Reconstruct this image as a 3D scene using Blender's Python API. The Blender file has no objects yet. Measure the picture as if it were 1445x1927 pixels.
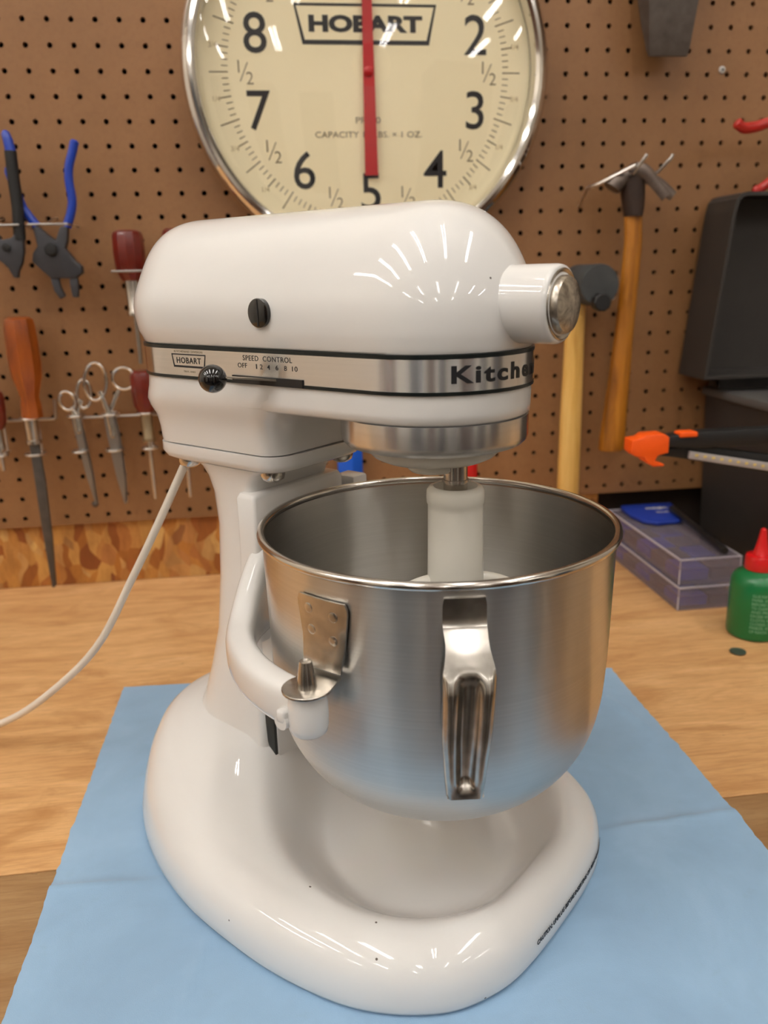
import bpy, bmesh, math, random
from mathutils import Vector, Matrix, noise
random.seed(7)
PI = math.pi
sc = bpy.context.scene
COL = sc.collection

# ------------------------------------------------------------------ camera, world, lights
def RX(a): return Matrix.Rotation(math.radians(a), 3, 'X')
def RY(a): return Matrix.Rotation(math.radians(a), 3, 'Y')
def RZ(a): return Matrix.Rotation(math.radians(a), 3, 'Z')
CAM = Vector((0.277, -1.0237, 0.3779))
_R = RZ(-7.1349) @ RX(-16.3726) @ RY(1.4232)
_right, _fwd, _up = _R.col[0], _R.col[1], _R.col[2]
cam_d = bpy.data.cameras.new('camera')
cam = bpy.data.objects.new('camera', cam_d); COL.objects.link(cam)
_M = Matrix((_right, _up, -_fwd)).transposed().to_4x4(); _M.translation = CAM
cam.matrix_world = _M
cam_d.sensor_fit = 'VERTICAL'; cam_d.sensor_height = 24.0
cam_d.lens = 1514.96 / 1927 * 24.0
cam_d.clip_start = 0.01
cam_d.dof.use_dof = True; cam_d.dof.focus_distance = 0.47; cam_d.dof.aperture_fstop = 5.6
sc.camera = cam
sc.view_settings.view_transform = 'Standard'; sc.view_settings.look = 'None'
sc.view_settings.gamma = 1.0; sc.view_settings.exposure = 0.60
try: sc.cycles.use_denoising = True
except Exception: pass
try:
    sc.cycles.max_bounces = 10; sc.cycles.transparent_max_bounces = 12
    sc.cycles.sample_clamp_indirect = 6.0
except Exception: pass
W = bpy.data.worlds.new('world'); sc.world = W; W.use_nodes = True
W.node_tree.nodes['Background'].inputs[0].default_value = (0.9, 0.85, 0.78, 1)
W.node_tree.nodes['Background'].inputs[1].default_value = 0.02
TUBE_STRENGTH = 26.0
CEIL_Z = 2.25
# fluorescent tube pairs: (x, y, length), running towards the bench wall
TUBES = [(x, -1.35, 1.5) for x in (-2.5, -1.75, -1.0, -.25, .6, 1.5)] + [(x, -3.7, 1.2) for x in (-2.3, -1.1, .1, 1.3, 2.5, 3.6)] + [(x, -5.6, 1.2) for x in (-1.9, -.3, 1.3, 2.9)]

# ------------------------------------------------------------------ helpers
def L(c):
    c = c / 255.0
    return c / 12.92 if c <= 0.04045 else ((c + 0.055) / 1.055) ** 2.4
def rgb(r, g, b): return (L(r), L(g), L(b), 1.0)

class NT:
    def __init__(s, name):
        s.m = bpy.data.materials.new(name); s.m.use_nodes = True
        s.t = s.m.node_tree; s.b = s.t.nodes['Principled BSDF']
    def n(s, typ, **kw):
        o = s.t.nodes.new(typ)
        for k, v in kw.items():
            if k.startswith('_'): setattr(o, k[1:], v)
        return o
    def l(s, a, b): s.t.links.new(a, b)
    def set(s, **kw):
        for k, v in kw.items():
            s.b.inputs[k.replace('_', ' ')].default_value = v
        return s
    def coord(s, scale=(1, 1, 1), rot=(0, 0, 0), which='Object'):
        tc = s.n('ShaderNodeTexCoord'); mp = s.n('ShaderNodeMapping')
        mp.inputs['Scale'].default_value = scale; mp.inputs['Rotation'].default_value = rot
        s.l(tc.outputs[which], mp.inputs[0]); return mp.outputs[0]
    def noise(s, vec, scale, detail=4, rough=.55, dist=0):
        o = s.n('ShaderNodeTexNoise'); o.inputs['Scale'].default_value = scale
        o.inputs['Detail'].default_value = detail; o.inputs['Roughness'].default_value = rough
        o.inputs['Distortion'].default_value = dist
        s.l(vec, o.inputs['Vector']); return o.outputs['Fac']
    def ramp(s, fac, stops, interp='LINEAR'):
        o = s.n('ShaderNodeValToRGB'); cr = o.color_ramp; cr.interpolation = interp
        while len(cr.elements) > 1: cr.elements.remove(cr.elements[-1])
        cr.elements[0].position = stops[0][0]; cr.elements[0].color = stops[0][1]
        for p, c in stops[1:]:
            e = cr.elements.new(p); e.color = c
        s.l(fac, o.inputs[0]); return o.outputs[0]
    def mix(s, fac, a, b, mode='MIX'):
        o = s.n('ShaderNodeMix', _data_type='RGBA', _blend_type=mode)
        for i, v in ((0, fac), (6, a), (7, b)):
            if hasattr(v, 'links'): s.l(v, o.inputs[i])
            else: o.inputs[i].default_value = v
        return o.outputs[2]
    def bump(s, h, strength=.2, dist=.001):
        o = s.n('ShaderNodeBump'); o.inputs['Strength'].default_value = strength
        o.inputs['Distance'].default_value = dist
        s.l(h, o.inputs['Height']); s.l(o.outputs[0], s.b.inputs['Normal'])
    def base(s, c): s.l(c, s.b.inputs['Base Color']); return s

def plain(name, col, rough=.5, metal=0, coat=0, var=0.0, vs=60, **kw):
    m = NT(name)
    m.set(Base_Color=col, Roughness=rough, Metallic=metal)
    m.b.inputs['Coat Weight'].default_value = coat
    m.b.inputs['Coat Roughness'].default_value = .05
    if var:
        v = m.coord(); f = m.noise(v, vs, 5)
        d = tuple(c * (1 - var) for c in col[:3]) + (1,)
        h = tuple(min(1, c * (1 + var)) for c in col[:3]) + (1,)
        m.base(m.ramp(f, [(.3, d), (.7, h)]))
    m.set(**kw)
    return m.m

BM = (0, 0, 0, 1)
white = (1, 1, 1, 1)
# white enamel with tiny chips in the paint
def enamel(name, col, rough=.35, chips=True, coat=.9):
    m = NT(name); m.set(Roughness=rough); m.b.inputs['Coat Weight'].default_value = coat
    m.b.inputs['Coat Roughness'].default_value = .012; m.b.inputs['Specular IOR Level'].default_value = .12
    v = m.coord()
    f = m.noise(v, 9, 3)
    c = m.ramp(f, [(.3, tuple(x * .965 for x in col[:3]) + (1,)), (.7, col)])
    if chips:
        vo = m.n('ShaderNodeTexVoronoi'); vo.inputs['Scale'].default_value = 85; m.l(v, vo.inputs['Vector'])
        sp = m.ramp(vo.outputs['Distance'], [(0, white), (.055, white), (.075, BM)])
        sel = m.n('ShaderNodeSeparateColor'); m.l(vo.outputs['Color'], sel.inputs[0])
        gate = m.ramp(sel.outputs[0], [(0, BM), (.925, BM), (.93, white)], 'LINEAR')
        mm = m.mix(1.0, sp, gate, 'MULTIPLY')
        c = m.mix(mm, c, rgb(92, 84, 78))
    m.base(c); return m.m
M = {}
M['white'] = enamel('white_enamel', (.80, .79, .768, 1))
M['white_plain'] = enamel('white_enamel_clean', (.80, .79, .768, 1), chips=False)
M['beater'] = plain('coated_beater', rgb(236, 232, 220), .28, coat=.2)
M['planet'] = plain('white_planetary', rgb(240, 236, 226), .22, coat=.3)
def brushed(name, col, rough, aniso, rot=0.25, scale=(1, 1, 600), tangent='RADIAL', bump=.02, smudge=.12):
    m = NT(name); m.set(Metallic=1.0)
    m.b.inputs['Anisotropic'].default_value = aniso; m.b.inputs['Anisotropic Rotation'].default_value = rot
    t = m.n('ShaderNodeTangent')
    t.direction_type = 'RADIAL'; t.axis = 'Z'
    m.l(t.outputs[0], m.b.inputs['Tangent'])
    v = m.coord(scale); g = m.noise(v, 1.0, 3)
    v2 = m.coord((5, 5, 260)); s2 = m.noise(v2, 1.0, 3)
    c1 = m.ramp(g, [(.3, tuple(x * .93 for x in col[:3]) + (1,)), (.7, col)])
    m.base(c1)
    r = m.ramp(s2, [(.3, (rough * (1 - smudge),) * 3 + (1,)), (.7, (rough * (1 + smudge * 1.5),) * 3 + (1,))])
    if smudge: m.l(r, m.b.inputs['Roughness'])
    else: m.b.inputs['Roughness'].default_value = rough
    if bump: m.bump(g, bump, .0005)
    return m.m
M['bowl'] = brushed('brushed_stainless_bowl', (.66, .645, .615, 1), .28, .95, scale=(3, 3, 900), bump=0.0, smudge=0)
M['rim'] = plain('stainless_rim', (.66, .62, .57, 1), .17, 1)
M['steel'] = plain('polished_steel', (.62, .58, .53, 1), .2, 1, var=.06, vs=120)
M['steel_worn'] = plain('worn_steel', (.53, .50, .455, 1), .25, 1, var=.25, vs=90)
M['ring'] = brushed('brushed_aluminium_ring', (.72, .715, .71, 1), .27, .9, scale=(3, 3, 500), bump=0, smudge=0)
M['ribbon'] = brushed('brushed_trim_band', (.80, .79, .785, 1), .27, .9, scale=(2, 2, 1400), bump=0, smudge=0)
M['chrome'] = plain('chrome', (.78, .76, .74, 1), .09, 1)
M['wire'] = plain('galvanised_wire', (.62, .60, .57, 1), .3, 1)
M['black'] = plain('black_gloss_plastic', rgb(14, 14, 15), .12, coat=.6)
M['blackline'] = plain('black_paint_line', rgb(12, 20, 20), .3)
M['darksteel'] = plain('dark_steel', rgb(58, 60, 58), .35, .6)
M['ink'] = plain('black_ink', rgb(22, 22, 26), .5)
M['grayink'] = plain('grey_ink', rgb(128, 116, 92), .6)
M['faintink'] = plain('faint_ink', rgb(182, 164, 124), .6)
M['red'] = plain('red_paint', rgb(176, 20, 24), .35)
M['face'] = plain('cream_dial', rgb(242, 230, 192), .55, var=.03, vs=6)
M['cord'] = plain('white_vinyl_cord', rgb(226, 218, 204), .38)
M['rubber'] = plain('dark_rubber', rgb(58, 60, 60), .75, var=.15)
M['blackplast'] = plain('matte_black_plastic', rgb(24, 24, 25), .5)
M['greysteel'] = plain('dull_grey_steel', rgb(92, 84, 78), .5, .35, var=.22, vs=70)
M['hammersteel'] = plain('hammer_steel', rgb(112, 100, 92), .42, .6, var=.2, vs=80)
M['darkwood'] = plain('burnt_dark_wood', rgb(46, 28, 18), .6, var=.3, vs=60)
M['crimper'] = plain('dark_tool_steel', rgb(66, 66, 70), .5, .4, var=.1)
M['bluegrip'] = plain('blue_vinyl_grip', rgb(24, 62, 168), .32, coat=.2)
M['redplastic'] = plain('red_plastic', rgb(196, 22, 22), .35)
M['redgrip'] = plain('red_grip', rgb(178, 34, 26), .3, coat=.3)
M['maroon'] = plain('maroon_wooden_handle', rgb(104, 26, 16), .28, coat=.4, var=.25, vs=50)
M['brass'] = plain('aged_brass', (.50, .40, .26, 1), .33, 1)
M['blade'] = plain('dull_blade_steel', (.32, .31, .30, 1), .38, 1)
M['filesteel'] = plain('old_file_steel', rgb(86, 82, 78), .5, .5, var=.15)
M['bluebox'] = plain('bright_blue_plastic', rgb(10, 92, 214), .4)
M['redlid'] = plain('red_cap', rgb(206, 20, 24), .3, coat=.3)
M['green'] = plain('green_bottle', rgb(10, 112, 58), .32, coat=.2)
M['labelink'] = plain('pale_green_print', rgb(120, 176, 140), .5)
M['orange'] = plain('orange_plastic', rgb(250, 92, 14), .42)
M['ledlens'] = plain('frosted_lens', rgb(168, 160, 156), .35)
M['ledchip'] = plain('yellow_led_chip', rgb(214, 190, 110), .4)
M['greycase'] = plain('dark_grey_case_plastic', rgb(50, 46, 43), .5, var=.06, vs=40)
M['litdeck'] = plain('lit_case_deck', rgb(84, 82, 80), .45, var=.05)  # lighter than the case: overhead light on the top is in the colour
M['pouch'] = plain('blue_pouch', rgb(22, 52, 150), .55)
M['bluepart'] = plain('blue_insert', rgb(40, 62, 180), .5)
M['darkpart'] = plain('dark_insert', rgb(84, 72, 72), .6)
M['greylight'] = plain('light_grey', rgb(196, 194, 190), .5)
M['coin'] = plain('dark_green_disc', rgb(66, 78, 66), .5)
M['ceil'] = plain('ceiling_paint', rgb(214, 208, 198), .9)
M['shopwall'] = plain('shop_wall_paint', rgb(224, 216, 202), .9, var=.12, vs=1.2)
M['floor'] = plain('concrete_floor', rgb(84, 76, 68), .7, var=.15, vs=3)
M['cabinet'] = plain('brown_cabinet', rgb(92, 60, 40), .6)
M['cabinet2'] = plain('blue_grey_cabinet', rgb(70, 82, 98), .5)
M['reflectdark'] = plain('dark_reflection_panel', rgb(28, 30, 36), .6)  # near-black for the added lockers that mirror as dark stripes

def wood(name, dark, mid, light, scale, rough=.4, coat=.2):
    m = NT(name); m.set(Roughness=rough); m.b.inputs['Coat Weight'].default_value = coat
    v = m.coord(scale); f = m.noise(v, 1, 6, .6, .6)
    m.base(m.ramp(f, [(.25, dark), (.5, mid), (.78, light)])); return m.m
M['amber'] = wood('amber_wooden_handle', rgb(96, 40, 8), rgb(146, 70, 14), rgb(170, 88, 24), (60, 60, 14), .3, .4)
M['hickory'] = wood('yellow_hickory', rgb(120, 70, 12), rgb(172, 108, 26), rgb(190, 130, 46), (90, 90, 8), .4, .3)
M['palewood'] = wood('pale_hickory', rgb(196, 148, 66), rgb(222, 178, 96), rgb(232, 196, 120), (110, 110, 9), .45, .2)

def plywood(name, tint=1.0):
    m = NT(name); m.set(Roughness=.62)
    v = m.coord((1.6, 9, 1)); warp = m.noise(v, 3.0, 6, .6, 1.6)
    k = tint
    def t(r, g, b): return rgb(r * k, g * k, b * k)
    c = m.ramp(warp, [(.22, t(168, 118, 68)), (.42, t(196, 150, 98)), (.58, t(209, 165, 112)), (.8, t(222, 182, 132))])
    v2 = m.coord((6, 60, 1)); gr = m.noise(v2, 6, 6, .7)
    c = m.mix(m.ramp(gr, [(.38, (.30, .30, .30, 1)), (.55, BM)]), c, t(150, 104, 62))
    v3 = m.coord((2.2, 3.4, 1)); st = m.noise(v3, 5, 4, .55, .8)
    c = m.mix(m.ramp(st, [(.56, BM), (.72, (.55, .55, .55, 1))]), c, t(158, 108, 58))
    v4 = m.coord((30, 60, 1)); sp = m.noise(v4, 3, 2)
    c = m.mix(m.ramp(sp, [(.72, BM), (.78, (.6, .6, .6, 1))]), c, t(104, 74, 50))
    m.base(c); m.bump(gr, .15, .0006); return m.m
M['ply'] = plywood('bench_plywood', 1.06)
M['ply_dark'] = plywood('worn_bench_plywood', .80)

def osb():
    m = NT('oriented_strand_board'); m.set(Roughness=.6)
    v = m.coord((1, 1, 1)); n = m.n('ShaderNodeTexNoise'); n.inputs['Scale'].default_value = 14
    m.l(v, n.inputs['Vector'])
    add = m.n('ShaderNodeVectorMath', _operation='MULTIPLY_ADD'); m.l(n.outputs['Color'], add.inputs[0])
    add.inputs[1].default_value = (.05, .05, .05); m.l(v, add.inputs[2])
    mp = m.n('ShaderNodeMapping'); mp.inputs['Scale'].default_value = (78, 1, 40); mp.inputs['Rotation'].default_value = (0, .5, 0)
    m.l(add.outputs[0], mp.inputs[0])
    vo = m.n('ShaderNodeTexVoronoi'); vo.inputs['Scale'].default_value = 1; m.l(mp.outputs[0], vo.inputs['Vector'])
    s = m.n('ShaderNodeSeparateColor'); m.l(vo.outputs['Color'], s.inputs[0])
    c = m.ramp(s.outputs[0], [(0, rgb(132, 68, 22)), (.25, rgb(176, 112, 42)), (.5, rgb(200, 148, 76)), (.7, rgb(160, 88, 34)), (.86, rgb(212, 168, 100)), (1, rgb(120, 56, 20))])
    v2 = m.coord((60, 1, 20)); g = m.noise(v2, 1, 4, .7)
    c = m.mix(m.ramp(g, [(.35, (.45, .45, .45, 1)), (.6, BM)]), c, rgb(120, 70, 24))
    m.base(c); return m.m
M['osb'] = osb()

def pegmat():
    m = NT('brown_hardboard'); m.set(Roughness=.5)
    v = m.coord((1, 1, 1)); a = m.noise(v, 3.2, 6, .6, .5); b = m.noise(v, 160, 3, .7)
    c = m.ramp(a, [(.3, rgb(128, 90, 54)), (.5, rgb(142, 101, 63)), (.7, rgb(154, 111, 71))])
    c = m.mix(m.ramp(b, [(.45, BM), (.75, (.35, .35, .35, 1))]), c, rgb(122, 84, 52))
    m.base(c); return m.m
M['peg'] = pegmat()
M['gapshade'] = plain('painted_gap_shade', rgb(38, 26, 18), .9)  # dark colour stands for the shade inside the holes and the opening below

def clothmat():
    m = NT('blue_shop_towel'); m.set(Roughness=.9)
    v = m.coord((1, 1, 1)); a = m.noise(v, 9, 5, .6, .4); b = m.noise(v, 1500, 2, .8); e = m.noise(v, 42, 4, .7)
    c = m.ramp(a, [(.3, rgb(136, 168, 198)), (.55, rgb(146, 180, 211)), (.75, rgb(157, 190, 221))])
    c = m.mix(m.ramp(e, [(.62, BM), (.8, (.35, .35, .35, 1))]), c, rgb(136, 166, 186))
    m.base(c); m.bump(b, .35, .0004)
    m.b.inputs['Sheen Weight'].default_value = .2
    return m.m
M['cloth'] = clothmat()

def glassmat(name, col=(1, 1, 1, 1), rough=0.0, alpha=1.0):
    m = NT(name); m.set(Base_Color=col, Roughness=rough, IOR=1.45)
    m.b.inputs['Transmission Weight'].default_value = alpha
    return m.m
def thin_glass():
    m = NT('clock_glass'); t = m.t
    tr = m.n('ShaderNodeBsdfTransparent'); gl = m.n('ShaderNodeBsdfGlossy'); gl.inputs['Roughness'].default_value = .015
    fr = m.n('ShaderNodeFresnel'); ge = m.n('ShaderNodeNewGeometry'); io = m.n('ShaderNodeMapRange')
    io.inputs['To Min'].default_value = 1.5; io.inputs['To Max'].default_value = 1 / 1.5
    m.l(ge.outputs['Backfacing'], io.inputs['Value']); m.l(io.outputs[0], fr.inputs['IOR'])
    mul = m.n('ShaderNodeMath', _operation='MULTIPLY'); mul.inputs[1].default_value = 1.4
    m.l(fr.outputs[0], mul.inputs[0])
    mx = m.n('ShaderNodeMixShader'); m.l(mul.outputs[0], mx.inputs[0]); m.l(tr.outputs[0], mx.inputs[1]); m.l(gl.outputs[0], mx.inputs[2])
    m.l(mx.outputs[0], t.nodes['Material Output'].inputs[0]); return m.m
M['glass'] = thin_glass()
def translucent():
    m = NT('cloudy_clear_plastic'); t = m.t
    tr = m.n('ShaderNodeBsdfTransparent'); tr.inputs[0].default_value = (.93, .92, .95, 1)
    m.set(Base_Color=rgb(176, 166, 176), Roughness=.3)
    mx = m.n('ShaderNodeMixShader'); mx.inputs[0].default_value = .27
    m.l(tr.outputs[0], mx.inputs[1]); m.l(m.b.outputs[0], mx.inputs[2])
    m.l(mx.outputs[0], t.nodes['Material Output'].inputs[0]); return m.m
M['cloudy'] = translucent()
M['cloudyrim'] = plain('cloudy_plastic_rim', rgb(196, 190, 196), .35)
def emit():
    m = NT('fluorescent_tube'); m.set(Base_Color=(0, 0, 0, 1))
    m.b.inputs['Emission Color'].default_value = (1.0, .953, .905, 1)
    m.b.inputs['Emission Strength'].default_value = TUBE_STRENGTH
    return m.m
M['tube'] = emit()
def mottled():
    m = NT('scuffed_hub_cap'); m.set(Metallic=1.0, Roughness=.3)
    v = m.coord((60, 60, 60)); f = m.noise(v, 1.3, 5, .6, 1.5)
    m.base(m.ramp(f, [(.35, (.30, .26, .22, 1)), (.5, (.52, .47, .40, 1)), (.65, (.70, .65, .56, 1))]))
    return m.m
M['hubcap'] = mottled()

# ---- mesh building
def mk(name, V, F, mat, parent=None, smooth=True, off=(0, 0, 0), sharp=40, flip=False):
    me = bpy.data.meshes.new(name)
    o = Vector(off)
    me.from_pydata([tuple(Vector(v) - o) for v in V], [], F)
    me.validate(); me.update()
    bm = bmesh.new(); bm.from_mesh(me)
    bmesh.ops.recalc_face_normals(bm, faces=bm.faces)
    bm.to_mesh(me); bm.free()
    if smooth:
        me.polygons.foreach_set('use_smooth', [True] * len(me.polygons))
        me.set_sharp_from_angle(angle=math.radians(sharp))
    me.materials.append(M[mat] if isinstance(mat, str) else mat)
    ob = bpy.data.objects.new(name, me); COL.objects.link(ob)
    if parent is not None: ob.parent = parent
    elif off != (0, 0, 0): ob.location = off
    return ob

class G:
    """collects raw geometry for ONE mesh"""
    def __init__(s): s.V = []; s.F = []
    def add(s, V, F):
        n = len(s.V); s.V += [Vector(v) for v in V]; s.F += [[i + n for i in f] for f in F]; return s
    def box(s, a, b, bev=0.0, seg=2, mat=None):
        bm = bmesh.new(); bmesh.ops.create_cube(bm, size=1.0)
        a = Vector(a); b = Vector(b)
        for v in bm.verts: v.co = Vector([(a[i] + b[i]) / 2 + v.co[i] * (b[i] - a[i]) for i in range(3)])
        if bev > 0: bmesh.ops.bevel(bm, geom=bm.edges[:], offset=bev, segments=seg, profile=.5, affect='EDGES')
        return s.bm(bm, mat)
    def bm(s, bm, mat=None):
        bm.verts.index_update(); n = len(s.V)
        for v in bm.verts: s.V.append(mat @ v.co if mat is not None else v.co.copy())
        for f in bm.faces: s.F.append([v.index + n for v in f.verts])
        bm.free(); return s
    def loft(s, rings, cap=True, closed=True):
        n = len(s.V); k = len(rings[0])
        for r in rings: s.V += [Vector(p) for p in r]
        for i in range(len(rings) - 1):
            for j in range(k if closed else k - 1):
                a = n + i * k + j; b = n + i * k + (j + 1) % k
                s.F.append([a, b, b + k, a + k])
        if cap:
            s.F.append([n + j for j in range(k)][::-1]); s.F.append([n + (len(rings) - 1) * k + j for j in range(k)])
        return s
    def lathe(s, prof, c=(0, 0, 0), axis='Z', seg=48, cap=True, mat=None):
        """prof: (r, h) pairs along axis"""
        rings = []
        for r, h in prof:
            ring = []
            for j in range(seg):
                a = 2 * PI * j / seg; x = r * math.cos(a); y = r * math.sin(a)
                p = {'Z': Vector((x, y, h)), 'Y': Vector((x, h, y)), 'X': Vector((h, x, y))}[axis]
                if mat is not None: p = mat @ p
                ring.append(p + Vector(c))
            rings.append(ring)
        return s.loft(rings, cap)
    def tube(s, pts, rad, seg=12, cap=True, flat=1.0):
        pts = [Vector(p) for p in pts]; n = len(pts)
        rr = rad if isinstance(rad, (list, tuple)) else [rad] * n
        T = []
        for i in range(n):
            d = pts[min(i + 1, n - 1)] - pts[max(i - 1, 0)]; T.append(d.normalized())
        u = T[0].cross(Vector((0, 1, 0)))
        if u.length < 1e-3: u = T[0].cross(Vector((1, 0, 0)))
        u.normalize(); rings = []
        for i in range(n):
            u = (u - T[i] * u.dot(T[i])).normalized(); w = T[i].cross(u)
            rings.append([pts[i] + u * (rr[i] * math.cos(2 * PI * j / seg)) + w * (rr[i] * flat * math.sin(2 * PI * j / seg)) for j in range(seg)])
        return s.loft(rings, cap)
    def prism(s, poly, y0, y1, bev=0.0, plane='XZ', seg=2):
        """outline in XZ (or XY, YZ) extruded"""
        bm = bmesh.new()
        def P3(p, h): return {'XZ': (p[0], h, p[1]), 'XY': (p[0], p[1], h), 'YZ': (h, p[0], p[1])}[plane]
        f = bm.faces.new([bm.verts.new(P3(p, y0)) for p in poly])
        r = bmesh.ops.extrude_face_region(bm, geom=[f])
        vs = [e for e in r['geom'] if isinstance(e, bmesh.types.BMVert)]
        d = Vector(P3((0, 0), y1)) - Vector(P3((0, 0), y0))
        bmesh.ops.translate(bm, verts=vs, vec=d)
        if bev > 0: bmesh.ops.bevel(bm, geom=bm.edges[:], offset=bev, segments=seg, profile=.5, affect='EDGES', clamp_overlap=True)
        return s.bm(bm)
    def torus(s, c, R, r, axis='Z', seg=32, sub=8, a0=0, a1=2 * PI, sx=1, sy=1):
        pts = []; full = abs(a1 - a0 - 2 * PI) < 1e-6
        n = seg if full else seg + 1
        rings = []
        for i in range(n):
            a = a0 + (a1 - a0) * i / seg; ring = []
            for j in range(sub):
                b = 2 * PI * j / sub; x = (R * sx + r * math.cos(b)) * math.cos(a); y = (R * sy + r * math.cos(b)) * math.sin(a); z = r * math.sin(b)
                p = {'Z': Vector((x, y, z)), 'Y': Vector((x, z, y)), 'X': Vector((z, x, y))}[axis]
                ring.append(p + Vector(c))
            rings.append(ring)
        if full: rings.append(rings[0])
        return s.loft(rings, cap=not full)
    def sphere(s, c, r, seg=24, rings=12, sc=(1, 1, 1)):
        bm = bmesh.new(); bmesh.ops.create_uvsphere(bm, u_segments=seg, v_segments=rings, radius=r)
        for v in bm.verts: v.co = Vector((v.co.x * sc[0], v.co.y * sc[1], v.co.z * sc[2])) + Vector(c)
        return s.bm(bm)
    def make(s, name, mat, parent=None, smooth=True, off=(0, 0, 0), sharp=40, xf=None):
        V = s.V
        if xf is not None: V = [xf @ v for v in V]
        return mk(name, V, s.F, mat, parent, smooth, off, sharp)

def tag(o, label=None, cat=None, group=None, kind=None):
    if label: o['label'] = label
    if cat: o['category'] = cat
    if group: o['group'] = group
    if kind: o['kind'] = kind
    return o
def root(name, label, cat, loc=(0, 0, 0), rz=0, group=None):
    o = bpy.data.objects.new(name, None); COL.objects.link(o); o.empty_display_size = .02
    o.location = loc; o.rotation_euler = (0, 0, rz); return tag(o, label, cat, group)
def struct(o): o['kind'] = 'structure'; return o

_FONT = None
def text_mesh(txt, width=None, height=None, bold=0.0, depth=.0002, center=True, space=1.0):
    cu = bpy.data.curves.new('t', 'FONT'); cu.body = txt; cu.size = 1.0; cu.offset = bold
    cu.extrude = 0.02; cu.space_character = space; cu.resolution_u = 4
    o = bpy.data.objects.new('t', cu); COL.objects.link(o)
    dg = bpy.context.evaluated_depsgraph_get()
    me = bpy.data.meshes.new_from_object(o.evaluated_get(dg))
    V = [v.co.copy() for v in me.vertices]; F = [list(p.vertices) for p in me.polygons]
    bpy.data.objects.remove(o); bpy.data.curves.remove(cu); bpy.data.meshes.remove(me)
    x0 = min(v.x for v in V); x1 = max(v.x for v in V); y0 = min(v.y for v in V); y1 = max(v.y for v in V)
    sy = (height / (y1 - y0)) if height else None
    sx = (width / (x1 - x0)) if width else sy
    if sy is None: sy = sx
    out = []
    for v in V:
        x = (v.x - (x0 + x1) / 2) * sx if center else (v.x - x0) * sx
        out.append(Vector((x, (v.y - (y0 + y1) / 2) * sy, v.z / .02 * depth)))
    return out, F

def catmull(pts, n=6, closed=False):
    P = [Vector(p) for p in pts]; out = []; m = len(P)
    rng = range(m) if closed else range(m - 1)
    for i in rng:
        p0 = P[(i - 1) % m] if (closed or i > 0) else P[i] * 2 - P[i + 1]
        p1 = P[i]; p2 = P[(i + 1) % m]
        p3 = P[(i + 2) % m] if (closed or i + 2 < m) else P[i + 1] * 2 - P[i]
        for k in range(n):
            t = k / n
            out.append(0.5 * ((2 * p1) + (p2 - p0) * t + (2 * p0 - 5 * p1 + 4 * p2 - p3) * t * t + (3 * p1 - p0 - 3 * p2 + p3) * t ** 3))
    if not closed: out.append(P[-1])
    return out
def smooth01(t): t = max(0, min(1, t)); return t * t * (3 - 2 * t)

# ------------------------------------------------------------------ the setting
# pegboard with real holes on a 25.4 mm grid
def pegboard():
    g = G(); S = .0254; r = .0030; n = 16
    Z0 = .5511; bottom = .0828; top = Z0 + 15.5 * S
    i0, i1 = -18, 52
    sq = []
    for k in range(n):
        a = 2 * PI * k / n; c, s_ = math.cos(a), math.sin(a); m = max(abs(c), abs(s_)); sq.append((c / m * .5, s_ / m * .5))
    for j in range(-15, 19):
        for i in range(i0, i1):
            cx, cz = i * S, Z0 - j * S
            ring0 = []
            for (a, b) in sq:
                z = cz + b * S
                if j == 18 and b < -.49: z = bottom
                ring0.append((cx + a * S, 0, z))
            ring1 = [(cx + r * math.cos(2 * PI * k / n), 0, cz + r * math.sin(2 * PI * k / n)) for k in range(n)]
            ring2 = [(x, .005, z) for x, y, z in ring1]
            g.loft([ring0, ring1, ring2], cap=False)
    x0, x1 = (i0 - .5) * S, (i1 - .5) * S
    V = [(x0, 0, bottom), (x1, 0, bottom), (x1, .005, bottom), (x0, .005, bottom)]
    g.add(V, [[0, 1, 2, 3]])
    me = bpy.data.meshes.new('wall_pegboard'); me.from_pydata([tuple(v) for v in g.V], [], g.F)
    me.materials.append(M['peg']); o = bpy.data.objects.new('wall_pegboard', me); COL.objects.link(o)
    struct(o)
pegboard()
struct(G().box((-.6, .0205, -.02), (1.6, .04, 1.05)).make('wall_back', 'gapshade', smooth=False))
struct(G().box((-.6, .006, .0005), (.705, .02, .088)).make('trim_1', 'osb', smooth=False))
struct(G().box((-3.2, .05, -.95), (4.2, .15, CEIL_Z)).make('wall_front', 'shopwall', smooth=False))
struct(G().box((-3.3, -6.6, -.95), (-3.2, .15, CEIL_Z)).make('wall_left', 'shopwall', smooth=False))
struct(G().box((4.2, -6.6, -.95), (4.3, .15, CEIL_Z)).make('wall_right', 'shopwall', smooth=False))
struct(G().box((-3.3, -6.7, -.95), (4.3, -6.6, CEIL_Z)).make('wall_rear', 'shopwall', smooth=False))
struct(G().box((-3.3, -6.7, CEIL_Z), (4.3, .15, CEIL_Z + .1)).make('ceiling', 'ceil', smooth=False))
struct(G().box((-3.3, -6.7, -1.0), (4.3, .15, -.95)).make('floor', 'floor', smooth=False))

# ceiling lamps
for k, (x, y, ln) in enumerate(TUBES):
    near = y > -3
    far = y < -5
    lab = ('twin tube ceiling light above the bench aisle' if near else ('twin tube ceiling light over the rear wall cabinets' if far else 'twin tube ceiling light towards the back of the shop'))
    t = root('ceiling_light', lab, 'ceiling light', (x, y, CEIL_Z - .06), 0, 'ceiling lights near the bench' if near else ('ceiling lights by the rear wall' if far else 'ceiling lights at the back'))
    G().box((-.09, -ln / 2, .02), (.09, ln / 2, .058), .004).make('lamp_housing', 'greylight', t)
    for sx in (-.035, .035):
        G().lathe([(.011, -ln / 2 + .03), (.011, ln / 2 - .03)], (sx, 0, .004), 'Y', 12).make('lamp_tube', 'tube', t)
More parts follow.
